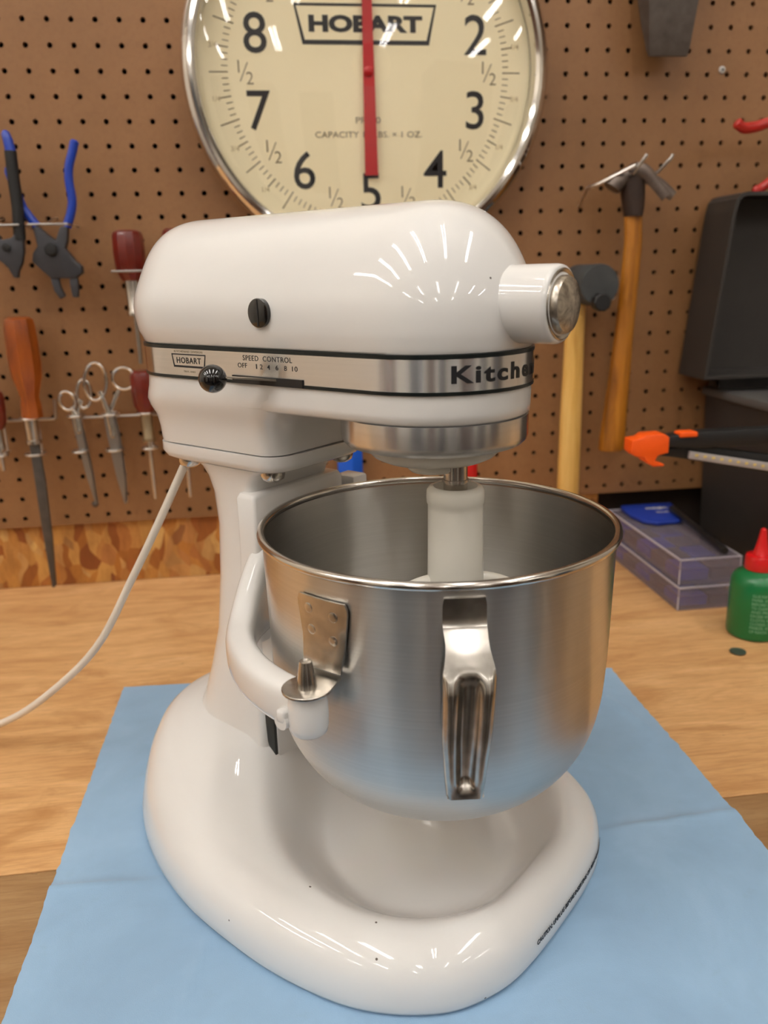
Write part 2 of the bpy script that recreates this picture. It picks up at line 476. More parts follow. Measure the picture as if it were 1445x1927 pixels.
# unseen furniture added behind the camera to put contrast in the metal reflections
for i, (x0, x1, y, h, mt, lab) in enumerate([(-2.95, -1.9, -2.0, 1.1, 'cabinet', 'tall brown shop cabinet at the left wall'),
        (-1.45, -.75, -3.1, 1.2, 'reflectdark', 'tall black locker left of the aisle'),
        (-.35, -.05, -3.0, 1.1, 'cabinet', 'narrow brown cupboard between the lockers'),
        (.22, .42, -2.2, .9, 'reflectdark', 'narrow black locker standing in the aisle behind the camera'),
        (.62, .95, -2.9, 1.1, 'greylight', 'white storage cupboard in the middle of the shop'),
        (1.15, 1.75, -2.7, 1.2, 'cabinet', 'tall brown cupboard right of the white cupboard'),
        (2.2, 2.5, -2.5, .9, 'reflectdark', 'narrow black locker at the right of the aisle'),
        (2.85, 3.6, -1.9, 1.1, 'cabinet2', 'blue grey cabinet near the right wall')]):
    t = root('reflection_cabinet', lab, 'cabinet', ((x0 + x1) / 2, y, -.95)); w = (x1 - x0) / 2
    G().box((-w, -.25, 0), (w, .2, h + .95), .01).make('body', mt, t)
    for s_ in (-1, 1):
        d = G().box((.004 if s_ > 0 else -w + .01, .2, .08), (w - .01 if s_ > 0 else -.004, .22, h + .92), .004).make('door', mt, t)
        G().box((s_ * .05 - .008, .221, .9), (s_ * .05 + .008, .24, 1.05), .003).make('handle', 'steel', d)

# work bench
bt = root('workbench', 'long plywood workbench top along the pegboard wall', 'workbench', (.3, -.36, 0))
G().box((-1.0, -.545, -.032), (1.75, .0195, -.0002), .0008).make('top_board', 'ply', bt, off=(.3, -.36, 0), smooth=False)
G().box((-1.0, -.86, -.032), (1.75, -.5455, -.0006), .0012).make('front_board', 'ply_dark', bt, off=(.3, -.36, 0), smooth=False)['label'] = 'darker worn front board'
for x in (-.85, 1.6):
    G().box((x - .045, -.82, -.95), (x + .045, -.73, -.032), .003).make('leg', 'ply_dark', bt, off=(.3, -.36, 0), smooth=False)
    G().box((x - .045, -.13, -.95), (x + .045, -.04, -.032), .003).make('leg', 'ply_dark', bt, off=(.3, -.36, 0), smooth=False)

# ------------------------------------------------------------------ blue towel
def towel():
    nx, ny = 150, 190; x0, x1 = .110, .584; y1 = -.83
    V = []; F = []
    def back(x): return -.293 - .098 * (x - .11)
    for j in range(ny + 1):
        for i in range(nx + 1):
            u = i / nx; v = j / ny
            x = x0 + (x1 - x0) * u; yb = back(x); y = yb + (y1 - yb) * v
            e = min(u, 1 - u) * nx
            if e < .5:
                s_ = -1 if u < .5 else 1
                x += s_ * (.0012 * noise.noise((y * 160, s_, 0)) + .0022 * max(0, noise.noise((y * 60, s_ * 5, 3)) - .25) * 2)
            if v == 0: y += .0015 * noise.noise((x * 40, 0, 0))
            z = .0008 + .0013 * max(0, noise.noise((x * 14, y * 14, 0)) + .15) + .0006 * noise.noise((x * 45, y * 30, 2))
            yc = -.5665 + .004 * noise.noise((x * 9, 4, 0)); d = y - yc
            z += .0042 * math.exp(-abs(d) / .010) if d < 0 else .0042 * math.exp(-abs(d) / .0035)
            xc = .345; z += .0016 * math.exp(-((x - xc) / .004) ** 2)
            # wrinkle near right side
            z += .002 * math.exp(-((x - .560 + .25 * (y + .40)) / .004) ** 2 - ((y + .42) / .05) ** 2)
            z += .0016 * math.exp(-((x - .215 - .2 * (y + .62)) / .003) ** 2 - ((y + .64) / .05) ** 2)
            # under the mixer foot the cloth is pressed flat
            lx = (x - y) * .70711 - .667; ly = (x + y) * .70711 + .155
            dd = math.hypot(max(abs(lx + .06) - .10, 0), max(abs(ly) - .08, 0))
            z *= smooth01((dd - .03) / .04) * .75 + .25 if dd < .07 else 1
            V.append((x, y, max(z, .0006)))
    for j in range(ny):
        for i in range(nx):
            a = j * (nx + 1) + i; F.append([a, a + 1, a + nx + 2, a + nx + 1])
    o = mk('shop_towel', V, F, 'cloth', off=(.347, -.55, 0), sharp=180)
    tag(o, 'light blue disposable shop towel with rough edges spread flat under the mixer', 'towel')
towel()

# ------------------------------------------------------------------ stand mixer  (local frame: x forward, bowl axis at x=y=0)
U = (math.cos(-PI / 4), math.sin(-PI / 4)); Vv = (-U[1], U[0])
MX = .667 * U[0] - .155 * Vv[0]; MY = .667 * U[1] - .155 * Vv[1]
mixer = root('stand_mixer', 'white enamelled bowl-lift stand mixer with brushed steel trim band standing on the blue towel', 'stand mixer', (MX, MY, .0014), -PI / 4)

# ---- base
half = [(.0918, 0), (.0908, .036), (.0865, .062), (.0745, .087), (.058, .1035), (.036, .117), (.012, .125), (-.022, .1298), (-.056, .1300), (-.1, .1262), (-.142, .1155), (-.178, .1), (-.206, .081), (-.228, .057), (-.241, .03), (-.245, 0)]
_ctl = [(x, y, 0) for x, y in half] + [(x, -y, 0) for x, y in half[-2:0:-1]]
OUT = catmull(_ctl, 6, True)
def base_H(x, y):
    lip = .0365
    # column rises from the rear half
    dx = max(-.185 - x, 0, x + .135); d = max(0, math.hypot(dx, y) - .030)
    rise = .030 * math.exp(-(d / .052) ** 2) * (1.0 if x < -.13 else max(0, 1 - (x + .13) / .10))
    rise += .008 * smooth01((-x - .02) / .16) * math.exp(-(y / .10) ** 2)
    e = math.sqrt(((x + .004) / .082) ** 2 + (abs(y) / .094) ** 2) if x > -.004 else math.sqrt(((x + .004) / .118) ** 2 + (abs(y) / .094) ** 2)
    pan = .026 * smooth01((1.06 - e) / .42)
    return lip + rise - pan
g = G(); cx = -.07
edge = [(.004, 0), (.001, .0008), (0, .003), (-.0002, .008), (.0002, .014), (.0015, .020), (.0042, .0255), (.0085, .0302), (.0145, .0335), (.022, .0355)]
rings = []
for inset, z in edge:
    r = []
    for p in OUT:
        d = Vector((p.x - cx, p.y, 0)); l = d.length; q = Vector((cx, 0, 0)) + d * ((l - inset) / l)
        f = base_H(q.x, q.y) / .0365 if z > .02 else 1
        f = 1 + (max(f, .9) - 1) * smooth01((z - .015) / .02) if z > .015 else 1
        r.append((q.x, q.y, z * f))
    rings.append(r)
for k in range(1, 34):
    t = 1 - k / 34.0; r = []
    for p in OUT:
        d = Vector((p.x - cx, p.y, 0)); l = d.length; q = Vector((cx, 0, 0)) + d * ((l - .022) / l) * t
        zb = base_H(q.x, q.y); blend = smooth01(k / 4.0); z0 = .0355 * max(.9, base_H((Vector((cx, 0, 0)) + d * ((l - .022) / l)).x, (d * ((l - .022) / l)).y) / .0365)
        r.append((q.x, q.y, zb * blend + (z0 + (zb - base_H(*(Vector((cx, 0, 0)) + d * ((l - .022) / l)).xy))) * (1 - blend)))
    rings.append(r)
g.loft(rings); base = g.make('base', 'white', mixer, sharp=60)
V_, F_ = text_mesh('CAUTION: UNPLUG BEFORE INSERTING OR REMOVING PARTS', width=.104, height=.0035, bold=.012, depth=.0001)
# wrap the warning along the front edge of the base
front = sorted([p for p in OUT if p.x > .05], key=lambda p: p.y)
ss = [0]
for a, b in zip(front, front[1:]): ss.append(ss[-1] + (b - a).length)
mid = next(s_ for s_, p in zip(ss, front) if p.y >= -.0001)
def onfront(s_):
    s_ += mid
    for i in range(len(ss) - 1):
        if ss[i + 1] >= s_ or i == len(ss) - 2:
            t = (s_ - ss[i]) / (ss[i + 1] - ss[i]); p = front[i].lerp(front[i + 1], t); d = (front[i + 1] - front[i]).normalized()
            return p, Vector((d.y, -d.x, 0))
TV = []
for v in V_:
    p, n = onfront(v.x + .018); TV.append(p + n * (.0003 + v.z) + Vector((0, 0, .0128 + v.y)))
mk('warning_text', TV, F_, 'ink', base, smooth=False)

# ---- column
def dsec(xc, r, xf, z, n=14):
    """half-round back of radius r about xc, flat front at xf with rounded corners"""
    pts = []
    for k in range(n + 1):
        a = PI / 2 + PI * k / n; pts.append((xc + r * math.cos(a), r * math.sin(a), z))
    c = .006
    for k in range(5):
        a = -PI / 2 + PI / 2 * k / 4; pts.append((xf - c + c * math.cos(a), -r + c + c * math.sin(a), z))
    for k in range(5):
        a = PI / 2 * k / 4; pts.append((xf - c + c * math.cos(a), r - c + c * math.sin(a), z))
    return pts
prof = [(.046, -.175, .047, -.108), (.056, -.170, .0440, -.113), (.068, -.166, .0415, -.116), (.085, -.160, .0392, -.1165), (.106, -.1535, .0378, -.117), (.138, -.1445, .0365, -.117), (.18, -.1385, .0360, -.117), (.218, -.1355, .0358, -.117),
        (.240, -.1370, .0362, -.116), (.252, -.1400, .0375, -.113), (.259, -.1430, .0395, -.106), (.2625, -.1470, .0415, -.098)]
g = G().loft([dsec(a, b, c, z) for z, a, b, c in prof]); column = g.make('column', 'white_plain', mixer, sharp=60)
def rrect(x0, x1, hw, z, r=.014, n=5):
    pts = []
    for (cx_, cy_, a0) in ((x1 - r, hw - r, 0), (x0 + r, hw - r, PI / 2), (x0 + r, -hw + r, PI), (x1 - r, -hw + r, 1.5 * PI)):
        for k in range(n + 1):
            a = a0 + PI / 2 * k / n; pts.append((cx_ + r * math.cos(a), cy_ + r * math.sin(a), z))
    return pts
g = G().loft([rrect(-.190, -.088, .0405, .2622, .016), rrect(-.1975, -.0835, .0435, .2642, .0175), rrect(-.2005, -.082, .0450, .2675, .019), rrect(-.2005, -.082, .0450, .2735, .019)])
g.make('neck_flange', 'white_plain', mixer, sharp=50)
# column front slide way and lift guide
G().box((-.1185, -.034, .046), (-.1080, .034, .200), .0015).make('slide_way', 'white_plain', mixer)
G().box((-.1172, -.0362, .056), (-.1092, -.0335, .125), .0004).make('slide_rail', 'darksteel', mixer)['label'] = 'dark steel slide rail'
G().box((-.1172, .0335, .056), (-.1092, .0362, .125), .0004).make('slide_rail', 'darksteel', mixer)['label'] = 'dark steel slide rail'

# ---- lift yoke: upright bracket + two arms
def swept_arm(sgn):
    rings = []; n = 40
    for k in range(n + 1):
        t = k / n; a = math.radians(196 + (268.5 - 196) * t)
        ri = .1085 - .0010 * t; ro = .1258 - .0012 * t
        zt = .1830 + .030 * (1 - smooth01(t * 2.3)) ** 1.5; zb = .1588 - .004 * (1 - smooth01(t * 2))
        rm = (ri + ro) / 2; w = (ro - ri) / 2; zm = (zt + zb) / 2; h = (zt - zb) / 2; ring = []
        for j in range(28):
            b = 2 * PI * j / 28; c_, q_ = math.cos(b), math.sin(b)
            ex = math.copysign(abs(c_) ** .6, c_); ez = math.copysign(abs(q_) ** .6, q_)
            r_ = rm + w * ex - .0022 * max(0, ez) * (1 - smooth01(t * 2)); y = r_ * math.sin(a)
            ring.append((r_ * math.cos(a), y if sgn < 0 else -y, zm + h * ez))
        rings.append(ring)
    return rings
g = G().loft(swept_arm(-1)).loft(swept_arm(1))
# upright plate
up = []
for z, x0, x1, hw in [(.2462, -.1222, -.1072, .0412), (.2470, -.1215, -.1080, .0405)][::-1] + [(.2440, -.1230, -.1062, .0425), (.22, -.1230, -.1062, .0427), (.205, -.1230, -.1066, .0430), (.19, -.1235, -.1072, .0440), (.17, -.1250, -.1078, .0455), (.150, -.1250, -.1085, .0440), (.147, -.1240, -.1095, .0430)]:
    up.append(rrect(x0, x1, hw, z, .0022, 3))
g.loft(up)
# end bosses, clamp nubs
for s_ in (-1, 1):
    g.lathe([(.0078, .1605), (.0092, .1618), (.0099, .165), (.0101, .172), (.0098, .1775), (.0094, .1800), (.0085, .1822)], (.0050, s_ * .1190, 0), seg=32)
    g.box((-.0075, s_ * .1265 - .0030, .1665), (-.0015, s_ * .1265 + .0030, .1735), .0014)
    g.lathe([(.0040, -.003), (.0040, .004)], (-.0045, s_ * .1262, .1670), 'Y', 16)
g.make('lift_yoke', 'white', mixer, sharp=50)
yoke = bpy.data.objects['lift_yoke']
for s_ in (-1, 1):
    G().lathe([(.0050, .1838), (.0050, .186), (.0035, .1965), (.0030, .1990), (.0019, .1994), (.0015, .1986)], (.0050, s_ * .1190, 0), seg=28).make('locating_pin', 'steel_worn', yoke)['label'] = 'tapered grey steel pin'
G().box((-.116, .0445, .226), (-.098, .0600, .2425), .002).make('lift_link', 'white_plain', mixer)

# ---- head
def stad(rf, xr, rr, z, n=18, ex=2.0, xf=0.0):
    pts = []
    for k in range(n + 1):
        a = -PI / 2 + PI * k / n; pts.append((xf + rf * math.cos(a), rf * math.sin(a), z))
    for k in range(1, 8): t = k / 8; pts.append((xf + (xr - xf) * t, rf + (rr - rf) * t, z))
    for k in range(n + 1):
        a = PI / 2 + PI * k / n; c_, s_ = math.cos(a), math.sin(a)
        pts.append((xr + rr * math.copysign(abs(c_) ** (2 / ex), c_), rr * math.copysign(abs(s_) ** (2 / ex), s_), z))
    for k in range(1, 8): t = k / 8; pts.append((xr + (xf - xr) * t, -rr + (rr - rf) * t, z))
    return pts
RB = .0535; XR = -.166; ZT = .4135
rings = [stad(.050, XR, .050, .3388), stad(.0535, XR, .0535, .3390), stad(.0540, XR, .0541, .3400), stad(.0542, XR, .0550, .3425)]
for k in range(1, 31):
    t = k / 30.0; t2 = math.sin(t * PI / 2)
    z = .3425 + (ZT - .3425) * t2
    gf = max(0, 1 - t2 ** 2.35) ** (1 / 2.35); gr = max(0, 1 - t2 ** 2.7) ** (1 / 2.7)
    bump = math.exp(-((z - .362) / .016) ** 2)
    rings.append(stad((.0545 + .0012 * bump) * gf + .0002, XR, (.0552 + .0038 * bump) * gr + .0002, z, xf=-.0))
head = G().loft(rings).make('upper_housing', 'white', mixer, sharp=60)
# lower housing and neck (continuous)
rings = [stad(.050, XR, .050, .3195), stad(RB, XR, RB, .3190), stad(RB + .0002, XR, RB, .316)]
rings += [stad(RB, XR, RB, .3085), stad(.0532, XR, .0525, .3045), stad(.0515, XR, .0510, .3032), stad(.0495, XR, .049, .3030)]
g = G().loft(rings)
def neck(x0, x1, hw, z, r): return rrect(x0, x1, hw, z, r, 6)
NK = [(-.2190, -.052, .0535, .3165, .0530, .022), (-.2190, -.054, .0537, .3110, .0520, .024), (-.2182, -.060, .0532, .3060, .047, .024), (-.2170, -.065, .0522, .3025, .042, .022), (-.2135, -.072, .0500, .2975, .036, .020), (-.2075, -.0785, .0470, .2915, .029, .018), (-.2035, -.0820, .0455, .284, .024, .016), (-.2015, -.0838, .0446, .277, .0205, .015), (-.2005, -.0842, .0440, .2742, .019, .014)]
def neck2(x0, x1, hw, z, rr, rf):
    pts = []
    for (cx_, cy_, a0, r) in ((x1 - rf, hw - rf, 0, rf), (x0 + rr, hw - rr, PI / 2, rr), (x0 + rr, -hw + rr, PI, rr), (x1 - rf, -hw + rf, 1.5 * PI, rf)):
        for k in range(9):
            a = a0 + PI / 2 * k / 8; pts.append((cx_ + r * math.cos(a), cy_ + r * math.sin(a), z))
    return pts
g.loft([neck2(*q) for q in NK])
lower = g.make('gear_housing', 'white_plain', mixer, sharp=60)
# trim band
def band(z0, z1, o, mat, name, par):
    rg = [stad(RB + o - .001, XR, RB + o - .001, z0), stad(RB + o, XR, RB + o, z0 + .0001), stad(RB + o, XR, RB + o, z1 - .0001), stad(RB + o - .001, XR, RB + o - .001, z1)]
    return G().loft(rg).make(name, mat, par, sharp=30)
ribbon = band(.3205, .3378, .0010, 'ribbon', 'trim_band', mixer)
bl1 = band(.3366, .3388, .0013, 'blackline', 'stripe', ribbon); bl1['label'] = 'black stripe'
bl2 = band(.3188, .3208, .0013, 'blackline', 'stripe', ribbon); bl2['label'] = 'black stripe'
# stadium path for lettering: s measured along the viewer side, x<0 straight side at y=-R
RT = RB + .00104
def wrap(VV, s0, z0, extra=0):
    out = []
    for v in VV:
        s_ = s0 + v.x
        if s_ < 0: out.append(Vector((s_, -RT - v.z - extra, z0 + v.y)))
        else:
            a = -PI / 2 + s_ / RT; R_ = RT + v.z + extra; out.append(Vector((R_ * math.cos(a), R_ * math.sin(a), z0 + v.y)))
    return out
def subdiv(VV, FF, n=2):
    bm = bmesh.new(); vs = [bm.verts.new(v) for v in VV]
    for f in FF:
        try: bm.faces.new([vs[i] for i in f])
        except ValueError: pass
    bmesh.ops.triangulate(bm, faces=bm.faces[:])
    for _ in range(n):
        es = [e for e in bm.edges if e.calc_length() > .0022]
        if es: bmesh.ops.subdivide_edges(bm, edges=es, cuts=1)
        bmesh.ops.triangulate(bm, faces=bm.faces[:])
    bm.verts.index_update(); o = [v.co.copy() for v in bm.verts]; f = [[v.index for v in x.verts] for x in bm.faces]; bm.free(); return o, f
V_, F_ = text_mesh('KitchenAid', width=.0915, height=.0088, bold=.03, depth=.00008, space=1.2)
V_, F_ = subdiv(V_, F_, 3)
mk('brand_lettering', wrap(V_, RT * PI / 2 + .0012, .3290), F_, 'ink', ribbon, smooth=False)
def label(txt, s0, z, w, h, name='lettering', bold=0.0, mat='ink'):
    v, f = text_mesh(txt, width=w, height=h, bold=bold, depth=.00006, space=1.12); return mk(name, wrap(v, s0, z), f, mat, ribbon, smooth=False)
label('SPEED  CONTROL', -.0745, .3336, .0385, .0029, bold=.004)
for tx, s_, w in (('OFF', -.0945, .0075), ('1', -.0830, .0008), ('2', -.0792, .0020), ('4', -.0735, .0022), ('6', -.0670, .0020), ('8', -.0605, .0020), ('10', -.0535, .0040)):
    label(tx, s_, .3291 if tx != 'OFF' else .3293, w, .0027, bold=.004)
label('KITCHENAID DIVISION', -.1415, .3352, .0260, .0013, mat='grayink')
label('HOBART', -.1415, .3299, .0225, .0036, bold=.016)
label('TROY, OHIO', -.1415, .3232, .0110, .0012, mat='grayink')
def trapframe(w1, w2, h, th, thb):
    """outer trapezoid frame, wide at the top; returns verts/faces in (x,y,z)"""
    o = [(-w1 / 2, h / 2), (w1 / 2, h / 2), (w2 / 2, -h / 2), (-w2 / 2, -h / 2)]
    i = [(-w1 / 2 + th * 1.1, h / 2 - th), (w1 / 2 - th * 1.1, h / 2 - th), (w2 / 2 - th * 1.05, -h / 2 + thb), (-w2 / 2 + th * 1.05, -h / 2 + thb)]
    V = []; F = []
    for zz in (0, .00008):
        V += [Vector((x, y, zz)) for x, y in o + i]
    for a in range(4):
        b = (a + 1) % 4; F.append([8 + a, 8 + b, 12 + b, 12 + a]); F.append([a, b, 8 + b, 8 + a]); F.append([4 + b, 4 + a, 12 + a, 12 + b])
    return V, F
v, f = trapframe(.0315, .0285, .0082, .0007, .0012)
mk('badge_frame', wrap(v, -.1415, .3297), f, 'ink', ribbon, smooth=False)

# brush cap, speed lever
cap = G().lathe([(.0072, -.0588), (.0078, -.0585), (.0078, -.052)], (-.0750, 0, .3585), 'Y', 32).make('brush_cap', 'black', mixer)
G().box((-.0755, -.0591, .3514), (-.0745, -.0587, .3656)).make('screw_slot', 'blackplast', cap)
G().box((-.1030, -.0553, .3190), (-.0478, -.0535, .3235)).make('lever_slot', 'blackplast', mixer, smooth=False)
lever = G().add([(-.080, -.054, .3215), (-.066, -.054, .3215), (-.0885, -.0765, .3248), (-.0905, -.0735, .3248), (-.080, -.054, .3228), (-.066, -.054, .3228), (-.0885, -.0765, .3256), (-.0905, -.0735, .3256)],
                [[0, 1, 2, 3], [4, 5, 6, 7], [0, 1, 5, 4], [1, 2, 6, 5], [2, 3, 7, 6], [3, 0, 4, 7]]).make('speed_lever', 'steel', mixer, smooth=False)
G().sphere((-.0935, -.0780, .3243), .0078, 32, 16).make('knob', 'black', lever)['label'] = 'black ball knob'

# attachment hub
hub = G().lathe([(.0225, .030), (.0205, .044), (.0192, .050), (.0192, .0728), (.0186, .0748), (.0176, .0755)], (0, 0, .3610), 'X', 48).make('attachment_hub', 'white_plain', mixer, sharp=50)
G().lathe([(.0172, .0720), (.0172, .0758), (.0166, .0762), (.0152, .0756), (.0146, .0740)], (0, 0, .3610), 'X', 48).make('hub_ring', 'steel_worn', hub)
G().lathe([(.0140, .0735), (.0140, .0775), (.0132, .0792), (.0100, .0802), (.004, .0806)], (.0, 0, .3608), 'X', 48).make('hub_cap', 'hubcap', hub)['label'] = 'scuffed round metal cap'

# drip ring, planetary, shaft
G().lathe([(.0480, .3028), (.0527, .3028), (.0527, .2915), (.0520, .2890), (.0500, .2868), (.0470, .2858), (.0415, .2856)], seg=72).make('drip_ring', 'ring', mixer, sharp=60)['label'] = 'brushed metal ring under the head'
pl = G().lathe([(.0410, .2870), (.0400, .2850), (.0380, .2820), (.0345, .2785), (.0295, .2762), (.0270, .2756)], seg=64)
pl.make('planetary', 'planet', mixer, sharp=50)
ob = (.0150, -.0010)
plan = bpy.data.objects['planetary']
G().lathe([(.0145, .2775), (.0145, .2715), (.0130, .2700)], (.0020, -.004, 0), seg=40).make('shaft_boss', 'planet', plan)
G().lathe([(.0068, .2760), (.0068, .2660), (.0075, .2658), (.0075, .2646), (.0068, .2644), (.0068, .2560)], (ob[0], ob[1], 0), seg=28).make('beater_shaft', 'steel', mixer)

# bolts below the flange
for bx, by in ((-.101, -.030), (-.101, .036), (-.1795, -.030)):
    G().lathe([(.0080, .2630), (.0082, .2602), (.0072, .2570), (.0045, .2551), (.001, .2546)], (bx, by, 0), seg=24).make('bolt', 'steel', mixer)['label'] = 'shiny domed bolt head'
# power cord, from the neck down to the bench and out of view
Minv = Matrix.Translation((MX, MY, .0014)) @ Matrix.Rotation(-PI / 4, 4, 'Z'); Minv = Minv.inverted()
wp = [(.2125, -.461, .262), (.2068, -.46, .2521), (.1859, -.455, .213), (.1611, -.445, .1685), (.1237, -.43, .1062), (.0721, -.41, .0563), (.0286, -.39, .0261), (-.02, -.37, .0075), (-.07, -.355, .0032), (-.2, -.34, .0032), (-.42, -.33, .0032)]
pts = [Minv @ Vector(p) for p in catmull(wp, 6)]
cord = G().tube(pts, .0029, 12).make('power_cord', 'cord', mixer)
# front small rubber feet under base
for fx, fy in ((.055, .07), (.055, -.07), (-.17, .07), (-.17, -.07)):
    G().lathe([(.009, -.0006), (.009, .004)], (fx, fy, 0), seg=20).make('rubber_foot', 'rubber', mixer)

# ------------------------------------------------------------------ bowl (separate, resting on the yoke pins)
bc = (.001, .001)
bowl = root('mixing_bowl', 'brushed stainless steel mixing bowl held on the mixer arms', 'mixing bowl', tuple((Matrix.Translation((MX, MY, .0014)) @ Matrix.Rotation(-PI / 4, 4, 'Z')) @ Vector((bc[0], bc[1], 0))), -PI / 4)
outer = [(.020, .0715), (.030, .0718), (.042, .0735), (.054, .0770), (.065, .0822), (.075, .0895), (.0835, .0985), (.090, .1090), (.0945, .1200), (.0975, .1330), (.0990, .1460), (.1000, .1650), (.1006, .1850), (.1010, .2050), (.1016, .2280), (.1020, .2350)]
inner = [(r - .0011, z + .0011) for r, z in outer][::-1]
cv = [Vector((r, z, 0)) for r, z in outer]; cv = catmull(cv, 3)
op = [(p.x, p.y) for p in cv]; ip = [(p.x - .0011, p.y + (.0011 if p.y < .1 else 0)) for p in cv][::-1]
G().lathe([(.001, .0715)] + op + ip + [(.001, .0726)], seg=128, cap=False).make('bowl_body', 'bowl', bowl, sharp=80)
G().torus((0, 0, .2375), .1022, .0024, seg=128, sub=12).make('rolled_rim', 'rim', bowl)
def onbowl(th, r, z): a = math.radians(th); return Vector((r * math.cos(a), r * math.sin(a), z))
def br(z):
    for (r0, z0), (r1, z1) in zip(outer, outer[1:]):
        if z0 <= z <= z1: return r0 + (r1 - r0) * (z - z0) / (z1 - z0)
    return .102
# side plates
def side_plate(sgn):
    c0 = -90.0 if sgn < 0 else 90.0
    g = G(); rows = []
    for k in range(13):
        t = k / 12; z = .2245 - (.2245 - .1870) * t
        hwt = (.0170 - .0050 * t)
        if k == 0: hwt -= .0022
        elif k == 1: hwt -= .0004
        row = []
        for j in range(9):
            s_ = (j / 8 * 2 - 1) * hwt; a = math.radians(c0) + s_ / .103
            off = .0008 + .0008 * (abs(s_) / hwt > .9) * 0
            row.append(onbowl(math.degrees(a), br(z) + .0016 + .0022 * smooth01((t - .55) / .45), z))
        rows.append(row)
    th = .0014
    V = []; F = []
    def grid(rows, flip):
        n = len(V)
        for r in rows: V.extend(r)
        w = len(rows[0])
        for i in range(len(rows) - 1):
            for j in range(w - 1):
                a = n + i * w + j; F.append([a, a + 1, a + w + 1, a + w])
        return n
    outw = lambda p, d: p + Vector((p.x, p.y, 0)).normalized() * d
    # tongue: continue outwards horizontally to a rounded tab around the pin
    a0 = math.radians(c0); px, py = .0050 - bc[0], sgn * .1190 - bc[1]
    n1 = grid([[outw(p, .0006) for p in r] for r in rows], False); n2 = grid([[outw(p, -.0008) for p in r] for r in rows], True)
    w = 9; H = len(rows)
    for i in range(H - 1):
        for j in (0, w - 1):
            a = n1 + i * w + j; b = n2 + i * w + j; F.append([a, a + w, b + w, b])
    for j in range(w - 1): F.append([n1 + j, n1 + j + 1, n2 + j + 1, n2 + j]); F.append([n1 + (H - 1) * w + j, n1 + (H - 1) * w + j + 1, n2 + (H - 1) * w + j + 1, n2 + (H - 1) * w + j])
    g.add(V, F)
    # tab outline in XY
    e0 = onbowl(c0 - 6.3, .1035, 0); e1 = onbowl(c0 + 6.3, .1035, 0)
    poly = [(e0.x, e0.y)]
    R = .0125
    angs = [(-200 + 220 * k / 16) for k in range(17)]
    if sgn < 0: arc = [(px + R * math.cos(math.radians(a)), py + R * math.sin(math.radians(a))) for a in angs]
    else: arc = [(px + R * math.cos(math.radians(-a)), py + R * math.sin(math.radians(-a))) for a in angs]
    if sgn < 0: poly = [(e0.x, e0.y)] + arc + [(e1.x, e1.y)]
    else: poly = [(e1.x, e1.y)] + arc + [(e0.x, e0.y)]
    g.prism(poly, .1836, .1852, .0004, 'XY')
    o = g.make('side_bracket', 'steel_worn', bowl, sharp=50); o['label'] = 'riveted steel hanging bracket'
    for (dt, z) in ((-4.6, .2180), (4.4, .2165), (-3.9, .2065), (4.0, .2035)):
        mt = Matrix.Rotation(math.radians(c0 + dt), 4, 'Z')
        G().lathe([(.0028, br(z) + .0015), (.0027, br(z) + .0023), (.0023, br(z) + .00245), (.0005, br(z) + .0025)], (0, 0, 0), 'X', 16, mat=mt @ Matrix.Translation((0, 0, z))).make('rivet', 'steel_worn', o)
side_plate(-1); side_plate(1)
# bowl handle: pressed strip, riveted at the top, standing off the wall
def handle():
    th0 = -48.9
    prof = [(.2318, .0012, .0098), (.2280, .0012, .0104), (.2210, .0014, .0105), (.2170, .0030, .0105), (.2140, .0068, .0103), (.2105, .0110, .0103), (.2060, .0150, .0112), (.2010, .0190, .0122), (.1960, .0218, .0124), (.1900, .0232, .0122), (.17, .0238, .0118), (.155, .0236, .0106), (.145, .0234, .0098), (.1365, .0232, .0090)]
    pr = catmull([Vector(p) for p in prof], 4)
    g = G(); rings = []
    for i, p in enumerate(pr):
        z, o, hw = p; th1 = th0 - 1.0 * smooth01((.215 - z) / .07); ca, sa = math.cos(math.radians(th1)), math.sin(math.radians(th1)); rr = (br(max(z, .14)) + o); row_o = []; row_i = []
        groove = smooth01((.203 - z) / .010) * smooth01((z - .1395) / .006)
        flange = smooth01((.206 - z) / .012)
        for j in range(17):
            u = j / 16 * 2 - 1
            dep = -.0045 * groove * math.exp(-(u / .42) ** 4) - .0
            x = rr + dep - .0035 * flange * max(0, abs(u) - .85) / .15
            y = u * hw
            if flange < .5: x -= 0.5 * y * y / br(.2) * (1 - flange)
            row_o.append(Vector((x * ca - y * sa, x * sa + y * ca, z)))
            x -= .0013
            row_i.append(Vector((x * ca - y * sa, x * sa + y * ca, z)))
        rings.append(row_o + row_i[::-1])
    g.loft(rings)
    o = g.make('handle', 'steel_worn', bowl, sharp=50); o['label'] = 'pressed steel strip handle'
    # short return from the lower end back to the bowl wall
    V = []; rr0 = br(.14)
    for hw_, in_, z in ((.0100, .0250, .1252), (.0100, .0015, .1420)):
        pass
    q = []
    for (r_, z_) in ((br(.14) + .0222, .1366), (br(.142) + .012, .1400), (br(.150) + .0005, .1500)):
        row = []
        for y in (-.0088, .0088):
            row.append(Vector((r_ * ca - y * sa, r_ * sa + y * ca, z_)))
        for y in (.0088, -.0088):
            row.append(Vector(((r_ - .001) * ca - y * sa, (r_ - .001) * sa + y * ca, z_ + .0012)))
        q.append(row)
    G().loft(q).make('handle_foot', 'steel_worn', bowl, smooth=False)
handle()

# ------------------------------------------------------------------ flat beater
Mmix = Matrix.Translation((MX, MY, .0014)) @ Matrix.Rotation(-PI / 4, 4, 'Z')
bw = Mmix @ Vector((ob[0], ob[1], 0))
bt_ = root('flat_beater', 'white coated flat beater on the mixer shaft inside the steel bowl', 'beater', (bw.x, bw.y, .0014), -PI / 4 + math.radians(48))
